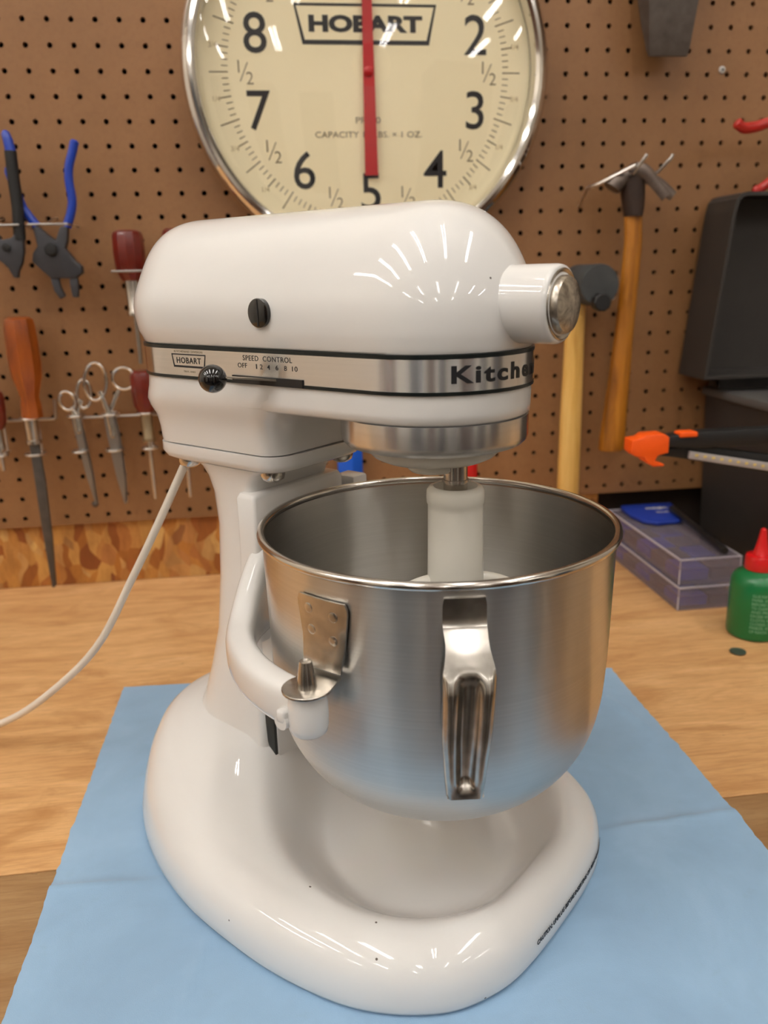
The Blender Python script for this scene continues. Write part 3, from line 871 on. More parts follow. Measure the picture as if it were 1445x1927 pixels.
# local x along image-right, blade plane in local xz
g = G()
g.lathe([(.0085, .2560), (.0125, .2620), (.0150, .2615), (.0163, .2595), (.0165, .2560), (.0163, .2525), (.0157, .2515), (.0157, .2490), (.0160, .222), (.0163, .205), (.0150, .196)], seg=40)
def rib(pts, r): g.tube(catmull(pts, 5), r, 10, flat=.8)
rib([(0, 0, .200), (.014, 0, .2045), (.034, 0, .1975), (.054, 0, .181), (.060, 0, .150), (.055, 0, .12), (.036, 0, .095), (.012, 0, .084), (0, 0, .083)], .0048)
rib([(0, 0, .200), (-.014, 0, .2045), (-.034, 0, .1975), (-.054, 0, .181), (-.060, 0, .150), (-.055, 0, .12), (-.036, 0, .095), (-.012, 0, .084), (0, 0, .083)], .0055)
rib([(0, 0, .215), (0, 0, .15), (0, 0, .084)], .005)
rib([(-.058, 0, .160), (0, 0, .145), (.058, 0, .160)], .0045)
rib([(-.05, 0, .115), (0, 0, .125), (.05, 0, .115)], .0045)
g.box((-.020, -.003, .185), (.020, .003, .200), .002)
g.make('paddle', 'beater', bt_, sharp=60)

# ------------------------------------------------------------------ scale dial on the wall
CX, CZ = .3965, .5975
dial = root('dial_scale', 'large round chrome-rimmed scale dial with cream face hanging on the pegboard', 'scale dial', (CX, 0, CZ))
def D(name, g, mat, par=dial, **k): return g.make(name, mat, par, **k)
D('case', G().lathe([(.001, -.0010), (.2035, -.001), (.2050, -.012), (.2040, -.024), (.1960, -.0260), (.1960, -.0020), (.001, -.0020)], axis='Y', seg=96, cap=False), 'chrome', sharp=50)
D('bezel', G().lathe([(.2040, -.024), (.2055, -.029), (.2050, -.034), (.2015, -.040), (.1985, -.0415), (.1965, -.0440), (.1925, -.0445), (.1890, -.0415), (.1875, -.0330), (.1880, -.024)], axis='Y', seg=128, cap=False), 'chrome', sharp=35)['label'] = 'polished chrome rim'
face = D('dial_face', G().lathe([(.1885, -.0190), (.1885, -.0210), (.001, -.0210)], axis='Y', seg=96), 'face')
D('glass', G().lathe([(.1890 * math.sin(a * PI / 2 / 14), -.0390 - .018 * (math.cos(a * PI / 2 / 14) )) for a in range(1, 15)], axis='Y', seg=96, cap=False), 'glass', sharp=180)
def ftext(txt, x, z, h, w=None, mat='ink', bold=0, name='marking', rot=0):
    v, f = text_mesh(txt, width=w, height=h, bold=bold, depth=.0002); c, s_ = math.cos(rot), math.sin(rot)
    V = [(x + p.x * c - p.y * s_, -.0212 - p.z, z + p.x * s_ + p.y * c) for p in v]
    return mk(name, V, f, mat, face, smooth=False)
FX = .3965
for nnum in range(0, 10):
    a = math.radians(36 * (nnum)); txt = str(nnum) if nnum else '0'
    ftext(txt, .1300 * math.sin(a), .1255 * math.cos(a), .0405, None, name='numeral', bold=.004)
for k in range(10):
    a = math.radians(36 * k + 18); x, z = .138 * math.sin(a), .138 * math.cos(a)
    h = .0125
    fg = G()
    for txt, dx, dz in (('1', -.0055, .0055), ('2', .0062, -.0062)):
        v, f = text_mesh(txt, height=h, depth=.0002, bold=-.005)
        fg.add([(x + dx + p.x, -.0212 - p.z, z + dz + p.y) for p in v], f)
    b0 = Vector((x - .0045, 0, z - .0095)); b1 = Vector((x + .0045, 0, z + .0095))
    fg.add([(b0.x - .0006, -.0213, b0.z), (b0.x + .0006, -.0213, b0.z), (b1.x + .0006, -.0213, b1.z), (b1.x - .0006, -.0213, b1.z)], [[0, 1, 2, 3]])
    fg.make('half_mark', 'grayink', face, smooth=False)
    for q, txt in ((9, '1/4'), (27, '3/4')):
        a2 = math.radians(36 * k + q); ftext(txt, .172 * math.sin(a2), .172 * math.cos(a2), .0055, mat='faintink', name='quarter_mark')
tg = G()
for k in range(160):
    a = 2 * PI * k / 160; major = k % 16 == 0; half_ = k % 8 == 0; q = k % 4 == 0
    r0 = .1555 if not major else .1535; r1 = .1625 if not q else (.1680 if not half_ else .1760)
    w = .0005 if not q else .0007
    c, s_ = math.cos(a), math.sin(a); t_ = (c, -s_)
    tg.add([(r0 * s_ - w * t_[0], -.0213, r0 * c - w * t_[1]), (r0 * s_ + w * t_[0], -.0213, r0 * c + w * t_[1]), (r1 * s_ + w * t_[0], -.0213, r1 * c + w * t_[1]), (r1 * s_ - w * t_[0], -.0213, r1 * c - w * t_[1])], [[0, 1, 2, 3]])
tg.make('graduations', 'grayink', face, smooth=False)
v, f = trapframe(.1590, .1420, .0405, .0026, .0046)
mk('badge_frame', [(p.x - .0008, -.0212 - p.z, .0480 + p.y) for p in v], f, 'ink', face, smooth=False)
ftext('HOBART', -.0008, .0485, .0170, .1270, bold=.05, name='badge_lettering')
ftext('PR 30', -.0010, -.0490, .0066, .0285, 'grayink')
ftext('CAPACITY 10 LBS. × 1 OZ.', -.0005, -.0640, .0064, .1230, 'grayink')
hand = G().prism([(-.0042, .175), (.0042, .175), (.0083, -.108), (-.0068, -.108)], -.0260, -.0270, 0, 'XZ').make('pointer', 'red', dial, smooth=False)
hand['label'] = 'long red pointer'
G().lathe([(.0052, -.0235), (.0052, -.0285), (.0030, -.0300), (.0010, -.0302)], axis='Y', seg=20).make('pivot', 'red', hand)

# ------------------------------------------------------------------ wall tools (coordinates in the plane of the pegboard)
def wtool(name, label, cat, loc, group=None): return root(name, label, cat, loc, 0, group)
def part(t, name, g, mat, lab=None, **k):
    o = g.make(name, mat, t, off=tuple(t.location), **k)
    if lab: o['label'] = lab
    return o

# -- crimping pliers with blue handles
t = wtool('crimping_pliers', 'blue-handled crimping pliers with wide dark grey head hanging on the pegboard', 'pliers', (.036, -.035, .44))
part(t, 'head', G().prism([(.0175, .4385), (.0235, .4385), (.0330, .4290), (.0400, .4240), (.0470, .4385), (.0545, .4385), (.0525, .4240), (.0490, .4150), (.0580, .4020), (.0645, .3960), (.0640, .3885), (.0560, .3830), (.0300, .3835), (.0215, .3920), (.0120, .4020), (.0140, .4110), (.0200, .4180)], -.030, -.042, .0012), 'crimper')
part(t, 'jaw', G().prism([(.0285, .3850), (.0375, .3850), (.0380, .3745), (.0420, .3640), (.0360, .3610), (.0310, .3700)], -.032, -.040, .001), 'crimper')
part(t, 'jaw', G().prism([(.0490, .3850), (.0580, .3850), (.0575, .3720), (.0560, .3620), (.0500, .3625), (.0490, .3740)], -.032, -.040, .001), 'crimper')
part(t, 'pivot', G().lathe([(.0068, -.041), (.0068, -.0455), (.0058, -.0465), (.002, -.0468)], (.0345, 0, .4145), 'Y', 24), 'blackplast')
part(t, 'handle', G().tube(catmull([(.0725, -.036, .5270), (.0690, -.036, .5160), (.0630, -.036, .5000), (.0612, -.036, .4850), (.0620, -.036, .4650), (.0580, -.036, .4500), (.0525, -.036, .4385)], 5), [.0028] + [.0048] * 29 + [.0055], 12), 'bluegrip', 'blue grip')
part(t, 'handle', G().tube(catmull([(-.0015, -.036, .500), (.0040, -.036, .4780), (.0085, -.036, .4600), (.0140, -.036, .4500), (.0210, -.036, .4390)], 5), [.0028] + [.0048] * 19 + [.0055], 12), 'bluegrip', 'blue grip')
# -- black pliers beside it
t = wtool('slip_joint_pliers', 'black slip-joint pliers with a blue-tipped black handle at the left edge', 'pliers', (-.008, -.045, .44))
part(t, 'handle', G().tube(catmull([(.0068, -.045, .5150), (.0060, -.045, .490), (.0060, -.045, .462), (.0045, -.045, .440), (.0035, -.045, .425)], 5), .0064, 12), 'blackplast')
part(t, 'handle_tip', G().tube([(.0070, -.045, .513), (.0058, -.045, .525), (.0040, -.045, .5325), (.0030, -.045, .5350)], [.0058, .0052, .0045, .002], 12), 'bluegrip', 'blue handle tip')
part(t, 'handle', G().tube(catmull([(-.045, -.045, .50), (-.040, -.045, .47), (-.030, -.045, .44), (-.020, -.045, .424)], 5), .0062, 12), 'blackplast')
part(t, 'head', G().prism([(-.026, .4300), (-.014, .4250), (-.004, .4270), (.0085, .4400), (.0080, .4250), (.0065, .4120), (.0030, .4000), (-.0020, .3920), (-.0035, .3850), (-.0075, .3850), (-.0120, .3960), (-.0220, .4060), (-.0320, .4180)], -.040, -.050, .001), 'crimper')
part(t, 'pivot', G().lathe([(.0045, -.049), (.0045, -.052), (.002, -.0525)], (-.0105, 0, .4170), 'Y', 20), 'blackplast')
# -- wire hooks holding pliers
def ubar(x0, x1, z, y=-.048, up=.0):
    return [(x0, .004, z + up), (x0, y * .4, z + up * .6), (x0, y, z), ((x0 + x1) / 2, y, z), (x1, y, z), (x1, y * .4, z), (x1, .004, z)]
for (x0, x1, z, lab) in ((-.050, .0058, .4400, 'thin wire hook carrying the black pliers'), (.0160, .0572, .4402, 'thin wire hook carrying the blue crimping pliers'), (.0990, .1330, .3893, 'thin wire hook carrying the upper maroon screwdriver')):
    t = wtool('pegboard_hook', lab, 'hook', ((x0 + x1) / 2, 0, z))
    part(t, 'wire_loop', G().tube(ubar(x0, x1, z, -.0525), .0013, 8), 'wire')
    part(t, 'prong', G().tube([((x0 + x1) / 2 - .002, .004, z + .010), ((x0 + x1) / 2 - .002, -.02, z + .007), ((x0 + x1) / 2 - .002, -.0525, z)], .0012, 8), 'wire')
# -- screwdrivers
def screwdriver(x, ztop, zh, zf, ztip, y, rh, lab, mat='maroon', fer='steel', sr=.0028, tip=True, group=None):
    t = wtool('screwdriver', lab, 'screwdriver', (x, y, zh), group)
    H = ztop - zh
    part(t, 'handle', G().lathe([(rh * .70, ztop), (rh * .9, ztop - .002), (rh, ztop - .006), (rh * 1.03, ztop - H * .45), (rh * .93, zh + H * .18), (rh * .72, zh + .003), (rh * .62, zh)][::-1], (x, y, 0), 'Z', 12), mat, sharp=25)
    part(t, 'ferrule', G().lathe([(rh * .48, zh), (rh * .46, zf + .006), (rh * .52, zf + .004), (rh * .50, zf)][::-1], (x, y, 0), 'Z', 20), fer)
    part(t, 'shaft', G().lathe([(sr, zf), (sr, ztip + .008), (sr * .9, ztip)][::-1], (x, y, 0), 'Z', 14), 'steel')
    return t
screwdriver(.1165, .4335, .3790, .3400, .285, -.034, .0172, 'maroon wooden-handled screwdriver hanging in the wire hook above the red-handled one')
screwdriver(.1695, .4345, .3790, .3400, .285, -.034, .0150, 'maroon wooden-handled screwdriver mostly hidden behind the rear of the mixer head')
screwdriver(.1165, .2770, .2270, .1925, .120, -.034, .0145, 'maroon-handled screwdriver with long thin shaft at the right end of the lower rack', fer='brass')
screwdriver(.1590, .2770, .2270, .1925, .120, -.034, .0145, 'screwdriver whose slim shaft tip shows between the cord and the mixer column', fer='brass')
screwdriver(-.0560, .2600, .2150, .1900, .1650, -.034, .0130, 'dark red-handled screwdriver cut off by the left edge of the picture')
# -- file with amber handle
t = wtool('wood_file', 'long flat dark file with a faceted amber wooden handle hanging at the lower left', 'file', (-.0155, -.036, .227))
part(t, 'handle', G().lathe([(.0125, .2275), (.0120, .234), (.0118, .2440), (.0105, .2510), (.0130, .2610), (.0172, .2750), (.0185, .2900), (.0182, .315), (.0172, .3330), (.0160, .3400), (.0120, .3425)], (-.0135, -.036, 0), 'Z', 8), 'amber', sharp=25)
part(t, 'ferrule', G().lathe([(.0085, .1960), (.0085, .2000), (.0075, .2010), (.0085, .2275)], (-.0160, -.036, 0), 'Z', 20), 'steel')
part(t, 'blade', G().prism([(-.0215, .1960), (-.0110, .1960), (-.0095, .150), (-.0110, .080), (-.0150, .0150), (-.0185, .0130), (-.0200, .0150), (-.0215, .090), (-.0215, .150)], -.032, -.0375, .0008), 'filesteel')
# -- racks of rings
def rack(x0, x1, xs, lab):
    t = wtool('tool_rack', lab, 'rack', ((x0 + x1) / 2, 0, .22))
    part(t, 'bar', G().tube([(x0, .004, .2206), (x0, -.008, .2206), (x0 + .002, -.010, .2206), (x1 - .002, -.010, .2206), (x1, -.012, .2215), (x1 + .0015, -.012, .2440)], .0017, 8), 'wire')
    for x, y, r in xs:
        for z in (.2268, .1838):
            o = part(t, 'ring', G().torus((x, y, z), r, .0014, seg=28).tube([(x, y + r, z), (x, -.010, z - .001), (x, -.003, z - .002)], .0013, 8), 'wire')
        part(t, 'upright', G().tube([(x + .0, -.010, .2206), (x, -.0085, .205), (x, -.0085, .1838)], .0013, 8), 'wire')
rack(-.075, .0060, [(-.056, -.034, .0075), (-.0160, -.036, .0110)], 'galvanised wire rack bar with ring holders at the far left')
rack(.0370, .190, [(.0350, -.034, .0085), (.0750, -.034, .0095), (.1165, -.034, .0082), (.1590, -.034, .0082)], 'galvanised wire rack bar with ring holders carrying the scissors')
# -- scissors
def scissors(lab, piv, tip, l1, l2, neck, bw, y=-.034):
    t = wtool('scissors', lab, 'scissors', (piv[0], y, piv[1]))
    def ell(c, rx, rz, rot=0):
        return [(c[0] + rx * math.cos(a) * math.cos(rot) - rz * math.sin(a) * math.sin(rot), c[1] + rx * math.cos(a) * math.sin(rot) + rz * math.sin(a) * math.cos(rot)) for a in [2 * PI * k / 28 for k in range(29)]]
    for i, (c, rx, rz, rot) in enumerate((l1, l2)):
        yy = y + (.0018 if i else -.0018)
        g = G().tube([(x, yy, z) for x, z in ell(c, rx, rz, rot)], .0021, 8, cap=False)
        d = Vector((neck[0] - c[0], 0, neck[1] - c[1])).normalized()
        p0 = Vector((c[0], yy, c[1])) + d * min(rx, rz) * .95
        g.tube([p0, ((p0.x + neck[0]) / 2, yy, (p0.z + neck[1]) / 2), (neck[0], yy, neck[1]), (piv[0], yy, piv[1])], [.0026, .0030, .0038, .0045], 10, flat=.6)
        part(t, 'handle_loop', g, 'steel')
        dx = Vector((tip[0] - piv[0], 0, tip[1] - piv[1])); n = Vector((-dx.z, 0, dx.x)).normalized() * (bw / 2)
        s_ = 1 if i else -1
        q0 = Vector((neck[0], 0, neck[1])); P = [q0 - n * .9, q0 + n * .9, Vector((piv[0], 0, piv[1])) + n * 1.0, Vector((piv[0], 0, piv[1])) + dx * .6 + n * .8, Vector((tip[0], 0, tip[1])) + n * .15, Vector((tip[0], 0, tip[1])) - n * .1, Vector((piv[0], 0, piv[1])) + dx * .6 - n * .7, Vector((piv[0], 0, piv[1])) - n]
        part(t, 'blade', G().prism([(p.x + s_ * .0006, p.z) for p in P], yy - .0010, yy + .0008, 0), 'blade', smooth=False)
    part(t, 'pivot_screw', G().lathe([(.0028, y - .0035), (.0024, y - .0045), (.0005, y - .0048)], (piv[0], 0, piv[1]), 'Y', 16), 'steel')
scissors('small steel scissors hanging left of the larger pair', (.0370, .2080), (.0462, .1185), ((.0280, .2450), .0085, .0110, .2), ((.0470, .2520), .0080, .0170, -.1), (.0350, .2280), .0090)
scissors('larger steel scissors with one long and one round finger loop', (.0760, .2010), (.0808, .1165), ((.0625, .2660), .0125, .0220, -.12), ((.0945, .2680), .0128, .0128, 0), (.0735, .2280), .0130)
# -- hardware
def screw(x, z, r, mat, lab, hole=True):
    t = wtool('wall_screw', lab, 'screw', (x, 0, z))
    part(t, 'screw_head', G().lathe([(r, -.0002), (r, -.0012), (r * .7, -.0024), (r * .3, -.0026)], (x, 0, z), 'Y', 18), mat)
    if hole: part(t, 'recess', G().lathe([(r * .35, -.0024), (r * .35, -.0029)], (x, 0, z), 'Y', 8), 'darksteel')
screw(.8310, .6070, .0042, 'greylight', 'white screw head in the pegboard at the upper right')
screw(.0362, .1085, .0040, 'greysteel', 'grey screw head near the bottom of the pegboard below the small scissors', False)
# -- blue and red items behind the mixer
t = wtool('putty_knife', 'bright blue faceted plastic tool handle hanging behind the mixer column', 'putty knife', (.361, -.02, .13))
part(t, 'handle', G().prism([(.3450, -.0240), (.3625, -.0330), (.3765, -.0225), (.3765, -.0080), (.3450, -.0080)], .096, .205, .001, 'XY'), 'bluebox')
part(t, 'blade', G().box((.3420, -.0175, .0885), (.3800, -.0160, .097)), 'blade', smooth=False)
t = wtool('screwdriver', 'small red-handled screwdriver glimpsed between planetary and bowl rim', 'screwdriver', (.517, -.025, .13))
part(t, 'handle', G().lathe([(.0075, .118), (.0085, .122), (.0085, .175), (.0060, .18)], (.5175, -.025, 0), 'Z', 10), 'redplastic')
part(t, 'shaft', G().lathe([(.0025, .085), (.0025, .118)], (.5175, -.025, 0), 'Z', 10), 'steel')

# -- claw hammer
t = wtool('claw_hammer', 'claw hammer with yellow wooden handle and darkened neck hanging head-up right of the dial', 'hammer', (.705, -.045, .48))
cz = [(.7085, .4480), (.7110, .4100), (.7095, .3700), (.7060, .3000), (.7025, .2350), (.6990, .1750), (.6975, .1560), (.6975, .1535)]
rw = [.0105, .0108, .0112, .0118, .0140, .0165, .0168, .0150]
rings = []
for (x, z), r in zip(cz, rw): rings.append([(x + r * math.cos(2 * PI * j / 20), -.046 + r * .78 * math.sin(2 * PI * j / 20), z) for j in range(20)])
part(t, 'handle', G().loft(rings), 'hickory', 'yellow wooden handle')
part(t, 'neck', G().loft([[(x + a * math.cos(2 * PI * j / 20), -.046 + .0135 * math.sin(2 * PI * j / 20), z) for j in range(20)] for x, z, a in ((.7090, .4385, .0105), (.7085, .4480, .0125), (.7070, .4650, .0145), (.7050, .4800, .0150), (.7030, .4890, .0120))]), 'darkwood', 'dark burnt neck')
part(t, 'striking_head', G().tube([(.6790, -.050, .4700), (.6830, -.050, .4760), (.6940, -.049, .4830), (.7090, -.048, .4880)], [.0105, .0110, .0085, .0100], 20), 'hammersteel')
def claw(off, tipx, tipz, y):
    pts = catmull([(.7030, y * .9 - .004, .4900), (.7150, y, .4870), (.7270 + off, y, .4760), (tipx, y - .001, tipz)], 5)
    return G().tube(pts, [.0085 - .0022 * k / (len(pts) - 1) for k in range(len(pts))], 10, flat=.42)
part(t, 'claw', claw(.0, .7425, .4590, -.058), 'hammersteel'); part(t, 'claw', claw(.012, .7590, .4610, -.042), 'hammersteel')
t = wtool('pegboard_hook', 'double-prong wire hook holding the claw hammer', 'hook', (.70, 0, .48))
part(t, 'prong', G().tube([(.690, .004, .4820), (.694, -.030, .4830), (.6990, -.064, .4850), (.7090, -.070, .5010), (.7105, -.070, .5040)], .0018, 8), 'wire')
part(t, 'prong', G().tube([(.726, .004, .4870), (.727, -.030, .4865), (.7300, -.060, .4860), (.7420, -.068, .5010), (.7430, -.068, .5040)], .0018, 8), 'wire')
part(t, 'cross_bar', G().tube([(.6560, -.034, .4725), (.6640, -.050, .4755), (.6990, -.067, .4930)], .0020, 8), 'wire')
part(t, 'prong', G().tube([(.6590, .004, .452), (.6585, -.004, .4560), (.6580, -.020, .468), (.6560, -.034, .4725)], .0018, 8), 'wire')
# -- rubber mallet
t = wtool('rubber_mallet', 'dark rubber mallet with a straight pale wooden handle hanging behind the mixer hub', 'mallet', (.655, -.05, .355))
part(t, 'head', G().lathe([(.0225, -.022), (.0240, -.024), (.0240, -.090), (.0225, -.093), (.006, -.0935)], (.6530, 0, .3610), 'Y', 40), 'rubber', 'dark grey rubber head')
part(t, 'handle', G().loft([[(x + a * math.cos(2 * PI * j / 20), -.052 + .010 * math.sin(2 * PI * j / 20), z) for j in range(20)] for x, z, a in ((.6400, .0850, .0135), (.6398, .0880, .0145), (.6395, .20, .0138), (.6400, .30, .0120), (.6410, .345, .0115))]), 'palewood', 'pale wooden handle')
t = wtool('c_clamp_knob', 'small black ribbed knob on a wire peg right of the mixer hub', 'knob', (.658, -.07, .340))
part(t, 'knob_body', G().lathe([(.0085, -.0935), (.0105, -.0950), (.0105, -.1060), (.0090, -.1075)], (.6520, 0, .3420), 'Y', 10), 'blackplast', sharp=20)
part(t, 'peg', G().tube([(.6520, -.0935, .3400), (.664, -.085, .3380), (.6745, -.078, .3455)], .0016, 8).sphere((.6750, -.078, .3458), .0026, 12, 8), 'greylight')
# -- dull steel slab at top right
t = wtool('hatchet', 'dull grey steel hatchet head hanging blade-down at the top right of the pegboard', 'hatchet', (.745, -.03, .70))
part(t, 'blade', G().loft([[(x0, y0, z), (x1, y0, z), (x1 + .002, (y0 + y1) / 2, z), (x1, y1, z), (x0, y1, z)] for x0, x1, y0, y1, z in ((.7225, .7665, -.0315, -.0345, .6135), (.7205, .7690, -.029, -.037, .6200), (.7150, .7700, -.022, -.044, .650), (.7090, .7730, -.016, -.050, .690), (.7050, .7730, -.014, -.052, .740), (.7080, .7730, -.014, -.052, .775))]), 'greysteel', sharp=20)
part(t, 'handle', G().loft([[(.742 + .015 * math.cos(2 * PI * j / 16), -.033 + .010 * math.sin(2 * PI * j / 16), z) for j in range(16)] for z in (.775, .84, .93)]), 'darkwood')
# -- red handled pliers at the right edge
t = wtool('tongue_and_groove_pliers', 'red-handled pliers hanging sideways at the right edge of the picture', 'pliers', (.93, -.05, .51))
part(t, 'handle', G().tube(catmull([(.8200, -.062, .5395), (.8245, -.062, .5360), (.8330, -.060, .5330), (.8480, -.058, .5345), (.8700, -.056, .5395), (.9100, -.052, .5380), (.9500, -.050, .5200)], 5), [.0030, .0050] + [.0062] * 27 + [.005, .005], 12, flat=.7), 'redgrip', 'red grip')
part(t, 'handle', G().tube(catmull([(.8500, -.062, .4640), (.8600, -.060, .4665), (.8750, -.058, .4760), (.9100, -.054, .4960), (.9500, -.050, .5080)], 5), [.0030, .0048] + [.0055] * 19, 12, flat=.7), 'redgrip', 'red grip')
part(t, 'head', G().prism([(.945, .500), (.990, .500), (1.010, .515), (1.000, .535), (.950, .530)], -.045, -.056, .0015), 'crimper')
part(t, 'wire_peg', G().tube([(.958, .004, .515), (.958, -.04, .512), (.958, -.07, .518)], .002, 8), 'wire')

# ------------------------------------------------------------------ grey tool case with raised lid, right edge
t = root('tool_case', 'large dark grey plastic tool case with its lid raised against the wall', 'tool case', (1.02, -.1, 0))
def cp(name, g, mat, lab=None, **k):
    o = g.make(name, mat, t, off=(1.02, -.1, 0), **k)
    if lab: o['label'] = lab
    return o
g = G()
cp('body', G().loft([[(x0, y0, z), (1.22, y0, z), (1.22, y1, z), (x0, y1, z)] for x0, y0, y1, z in ((.853, -.205, -.012, .0006), (.851, -.207, -.012, .004), (.842, -.212, -.010, .2150))]), 'greycase', smooth=False)
cp('top_deck', G().box((.836, -.2155, .2150), (1.225, -.008, .2262), .003), 'litdeck', 'grey top deck with overhead light in its colour')
cp('latch_strip', G().box((.846, -.185, .2262), (1.215, -.170, .2285), .001), 'greycase')
# lid: open shell leaning on the wall, opening towards the room
yb, yf, th = -.012, -.078, .004
Po = [(.8000, .2440), (.8185, .4400), (.8215, .4540), (.8270, .4600), (.8350, .4620), (1.26, .4620), (1.26, .2440)]
Pi = [(.8045, .2480), (.8225, .4390), (.8253, .4515), (.8295, .4565), (.8360, .4580), (1.256, .4580), (1.256, .2480)]
rg = [[(x, yf, z) for x, z in Po], [(x, yb, z) for x, z in Po], [(x, yb, z) for x, z in Pi], [(x, yf, z) for x, z in Pi]]
g = G().loft(rg + [rg[0]], cap=False); g.prism(Pi, yb - .003, yb)
cp('lid', g, 'greycase', smooth=False)
cp('lid_hinge', G().lathe([(.004, .84), (.004, 1.22)], (0, -.040, .2340), 'X', 12).box((.84, -.044, .2262), (1.22, -.018, .2440)), 'greycase', smooth=False)

# ------------------------------------------------------------------ folding LED work light
t = root('led_work_light', 'black folding LED work light with orange clip reaching in from the right edge', 'work light', (.96, -.27, 0))
def lp(name, g, mat, lab=None, **k):
    o = g.make(name, mat, t, off=(.96, -.27, 0), **k)
    if lab: o['label'] = lab
    return o
lp('clip', G().prism([(.6270, .2120), (.6370, .2130), (.6420, .2165), (.6610, .2170), (.6670, .2130), (.6670, .1970), (.6560, .1945), (.6530, .1890), (.6640, .1850), (.6630, .1830), (.6520, .1830), (.6440, .1880), (.6420, .1930), (.6320, .1945), (.6270, .1990)], -.242, -.262, .0022), 'orange', 'orange clip')
lp('upper_arm', G().prism([(.6650, .2130), (.6650, .2020), (.7050, .1990), (.93, .2000), (.93, .2170), (.7050, .2160)], -.240, -.258, .0015), 'blackplast')
lp('switch', G().box((.6790, -.2600, .2115), (.6985, -.2450, .2170), .0015), 'orange', 'orange switch')
lp('lower_arm', G().prism([(.6540, .1980), (.6540, .1930), (.6760, .1900), (.6920, .1870), (.7900, .1660), (.935, .1360), (.940, .1560), (.80, .1840), (.7000, .2010)], -.238, -.252, .0012), 'blackplast')
lens = lp('lens', G().prism([(.6935, .1960), (.6930, .1880), (.7880, .1690), (.930, .1400), (.932, .1480), (.7890, .1775)], -.250, -.2555, .0008), 'ledlens', 'frosted light strip')
for k in range(24):
    x = .7010 + k * .0094; z = .1913 - (x - .7010) * .2040
    lp('diode', G().box((x - .0016, -.2562, z - .0012), (x + .0016, -.2552, z + .0012)), 'ledchip', smooth=False).parent = lens
lp('stand_post', G().lathe([(.010, .010), (.010, .225)], (.945, -.250, 0), 'Z', 20), 'blackplast')
lp('stand_base', G().lathe([(.060, .0006), (.062, .003), (.058, .010), (.014, .014)], (.945, -.285, 0), 'Z', 40), 'blackplast')

# ------------------------------------------------------------------ stacked parts cases, pouch, pen
def case(z0, z1, x0, x1, y0, y1, lab):
    t = root('parts_case', lab, 'storage case', ((x0 + x1) / 2, (y0 + y1) / 2, z0), 0)
    off = tuple(t.location); hm = z0 + (z1 - z0) * .62
    def q(name, g, mat, lb=None, **k):
        o = g.make(name, mat, t, off=off, **k)
        if lb: o['label'] = lb
    w = .0016
    g = G()
    g.box((x0, y0, z0), (x1, y0 + w, hm)); g.box((x0, y1 - w, z0), (x1, y1, hm)); g.box((x0, y0 + w, z0), (x0 + w, y1 - w, hm)); g.box((x1 - w, y0 + w, z0), (x1, y1 - w, hm)); g.box((x0 + w, y0 + w, z0), (x1 - w, y1 - w, z0 + w))
    q('tray', g, 'cloudy', smooth=False)
    g = G(); o = .0012
    g.box((x0 - o, y0 - o, hm + .0006), (x1 + o, y1 + o, z1 - .0012), .0008)
    g = G()
    g.box((x0 - o, y0 - o, hm), (x1 + o, y0 - o + w, z1 - .0018)); g.box((x0 - o, y1 + o - w, hm), (x1 + o, y1 + o, z1 - .0018)); g.box((x0 - o, y0 - o + w, hm), (x0 - o + w, y1 + o - w, z1 - .0018)); g.box((x1 + o - w, y0 - o + w, hm), (x1 + o, y1 + o - w, z1 - .0018)); g.box((x0 - o, y0 - o, z1 - .0018), (x1 + o, y1 + o, z1 - .0004))
    q('lid', g, 'cloudy', smooth=False)
    g = G(); r = .0013; zt = z1 - .0012
    g.tube([(x0, y0, zt), (x1, y0, zt), (x1, y1, zt), (x0, y1, zt), (x0, y0, zt)], r, 8)
    for (cx_, cy_) in ((x0, y0), (x1, y0), (x0, y1)): g.tube([(cx_, cy_, z0 + .001), (cx_, cy_, zt)], .0009, 6)
    q('rim', g, 'cloudyrim')
    n = 5; dy = (y1 - y0 - .008) / n
    for k in range(n):
        a = y0 + .004 + k * dy
        q('insert', G().box((x0 + .004, a + .001, z0 + .003), (x0 + .038, a + dy - .001, hm - .003), .001), 'bluepart' if k % 2 == 0 else 'darkpart')
        q('insert', G().box((x0 + .041, a + .001, z0 + .003), (x1 - .004, a + dy - .001, hm - .003), .001), 'darkpart' if k % 2 == 0 else 'bluepart')
case(.0006, .0290, .7140, .7860, -.2195, -.0120, 'bottom clear plastic parts case of the stack of two beside the green bottle')
case(.0292, .0605, .7165, .7900, -.2130, -.0060, 'top clear plastic parts case of the stack of two, under the blue pouch')
t = root('zip_pouch', 'flat dark blue pouch with white lettering lying on the stacked cases', 'pouch', (.77, -.05, .061))
o = G().prism([(.7340, -.0060), (.8060, -.0060), (.8020, -.0300), (.7920, -.0720), (.7800, -.0880), (.7480, -.0900), (.7330, -.0780), (.7280, -.0500), (.7290, -.0200)], .0612, .0660, .0016, 'XY').make('pouch_body', 'pouch', t, off=(.77, -.05, .061))
v, f = text_mesh('magic', width=.030, height=.0125, bold=.03, depth=.0001)
mk('lettering', [(.7740 + p.x, -.0300 + p.y, .0662 + p.z) for p in v], f, 'greylight', o, smooth=False, off=(.77, -.05, .061))
v, f = text_mesh('line', width=.016, height=.007, bold=.02, depth=.0001)
mk('lettering', [(.7740 + p.x, -.0480 + p.y, .0662 + p.z) for p in v], f, 'greylight', o, smooth=False, off=(.77, -.05, .061))
t = root('marker_pen', 'black marker pen resting across the blue pouch and case lid', 'pen', (.7775, -.126, .066))
a, b = Vector((.7850, -.050, .0715)), Vector((.7722, -.2085, .0655))
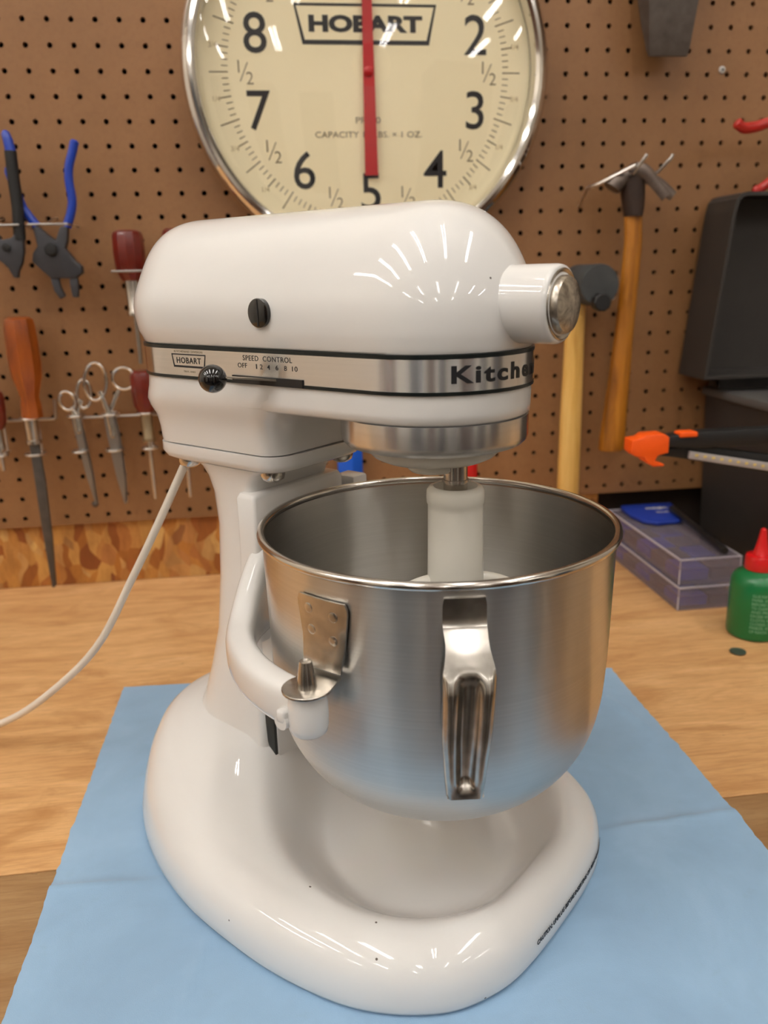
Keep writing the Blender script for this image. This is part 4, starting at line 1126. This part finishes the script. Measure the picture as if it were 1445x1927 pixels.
G().tube([a, a.lerp(b, .02), a.lerp(b, .6), a.lerp(b, .61), a.lerp(b, .98), b], [.003, .0042, .0042, .0047, .0047, .004], 14).make('barrel', 'blackplast', t, off=(.7775, -.126, .066))
G().tube([a.lerp(b, .62) + Vector((0, 0, .0055)), a.lerp(b, .82) + Vector((0, 0, .006))], .001, 8).make('clip', 'blackplast', t, off=(.7775, -.126, .066))

# ------------------------------------------------------------------ green bottle
BX, BY = .7650, -.2870
t = root('glue_bottle', 'green plastic bottle with red nozzle cap standing at the right edge of the bench', 'bottle', (BX, BY, 0))
bo = G().lathe([(.0235, .0006), (.0262, .0016), (.0272, .005), (.0272, .0570), (.0262, .0630), (.0235, .0680), (.0190, .0712), (.0145, .0730), (.0135, .0745)], seg=48).make('bottle_body', 'green', t)
G().lathe([(.0150, .0738), (.0152, .0745), (.0152, .0860), (.0142, .0885), (.0100, .0895)], seg=32).make('cap', 'redlid', t)
G().lathe([(.0090, .0893), (.0066, .0960), (.0046, .1060), (.0034, .1140), (.0030, .1165), (.0012, .1180)], seg=24).make('nozzle', 'redlid', t)
V = []; F = []; R_ = .0274
lines = ['GLUE FOR WOOD AND', 'PAPER. SHAKE WELL', 'BEFORE USE. APPLY', 'TO CLEAN SURFACE', 'AND PRESS. WIPE', 'EXCESS WITH DAMP', 'CLOTH. KEEP CAP', 'CLOSED. DO NOT', 'FREEZE. KEEP OUT', 'OF REACH.']
g = G()
for i, ln in enumerate(lines):
    v, f = text_mesh(ln, width=.034 if i < 9 else .018, height=.0030, bold=.01, depth=.00005)
    z = .0520 - i * .0044
    pts_ = []
    for p in v:
        x = p.x + (0 if i < 9 else -.008); a_ = math.radians(-95) + x / R_; pts_.append(((R_ + p.z) * math.cos(a_), (R_ + p.z) * math.sin(a_), z + p.y))
    g.add(pts_, f)
g.make('label_print', 'labelink', bo, smooth=False)
# dark disc on the bench
tag(G().lathe([(.0076, .0006), (.0080, .0012), (.0078, .0020), (.0060, .0023)], (0, 0, 0), seg=28).make('washer_disc', 'coin'), 'small dark green disc lying flat on the bench in front of the green bottle', 'disc').location = (.7242, -.3283, 0)
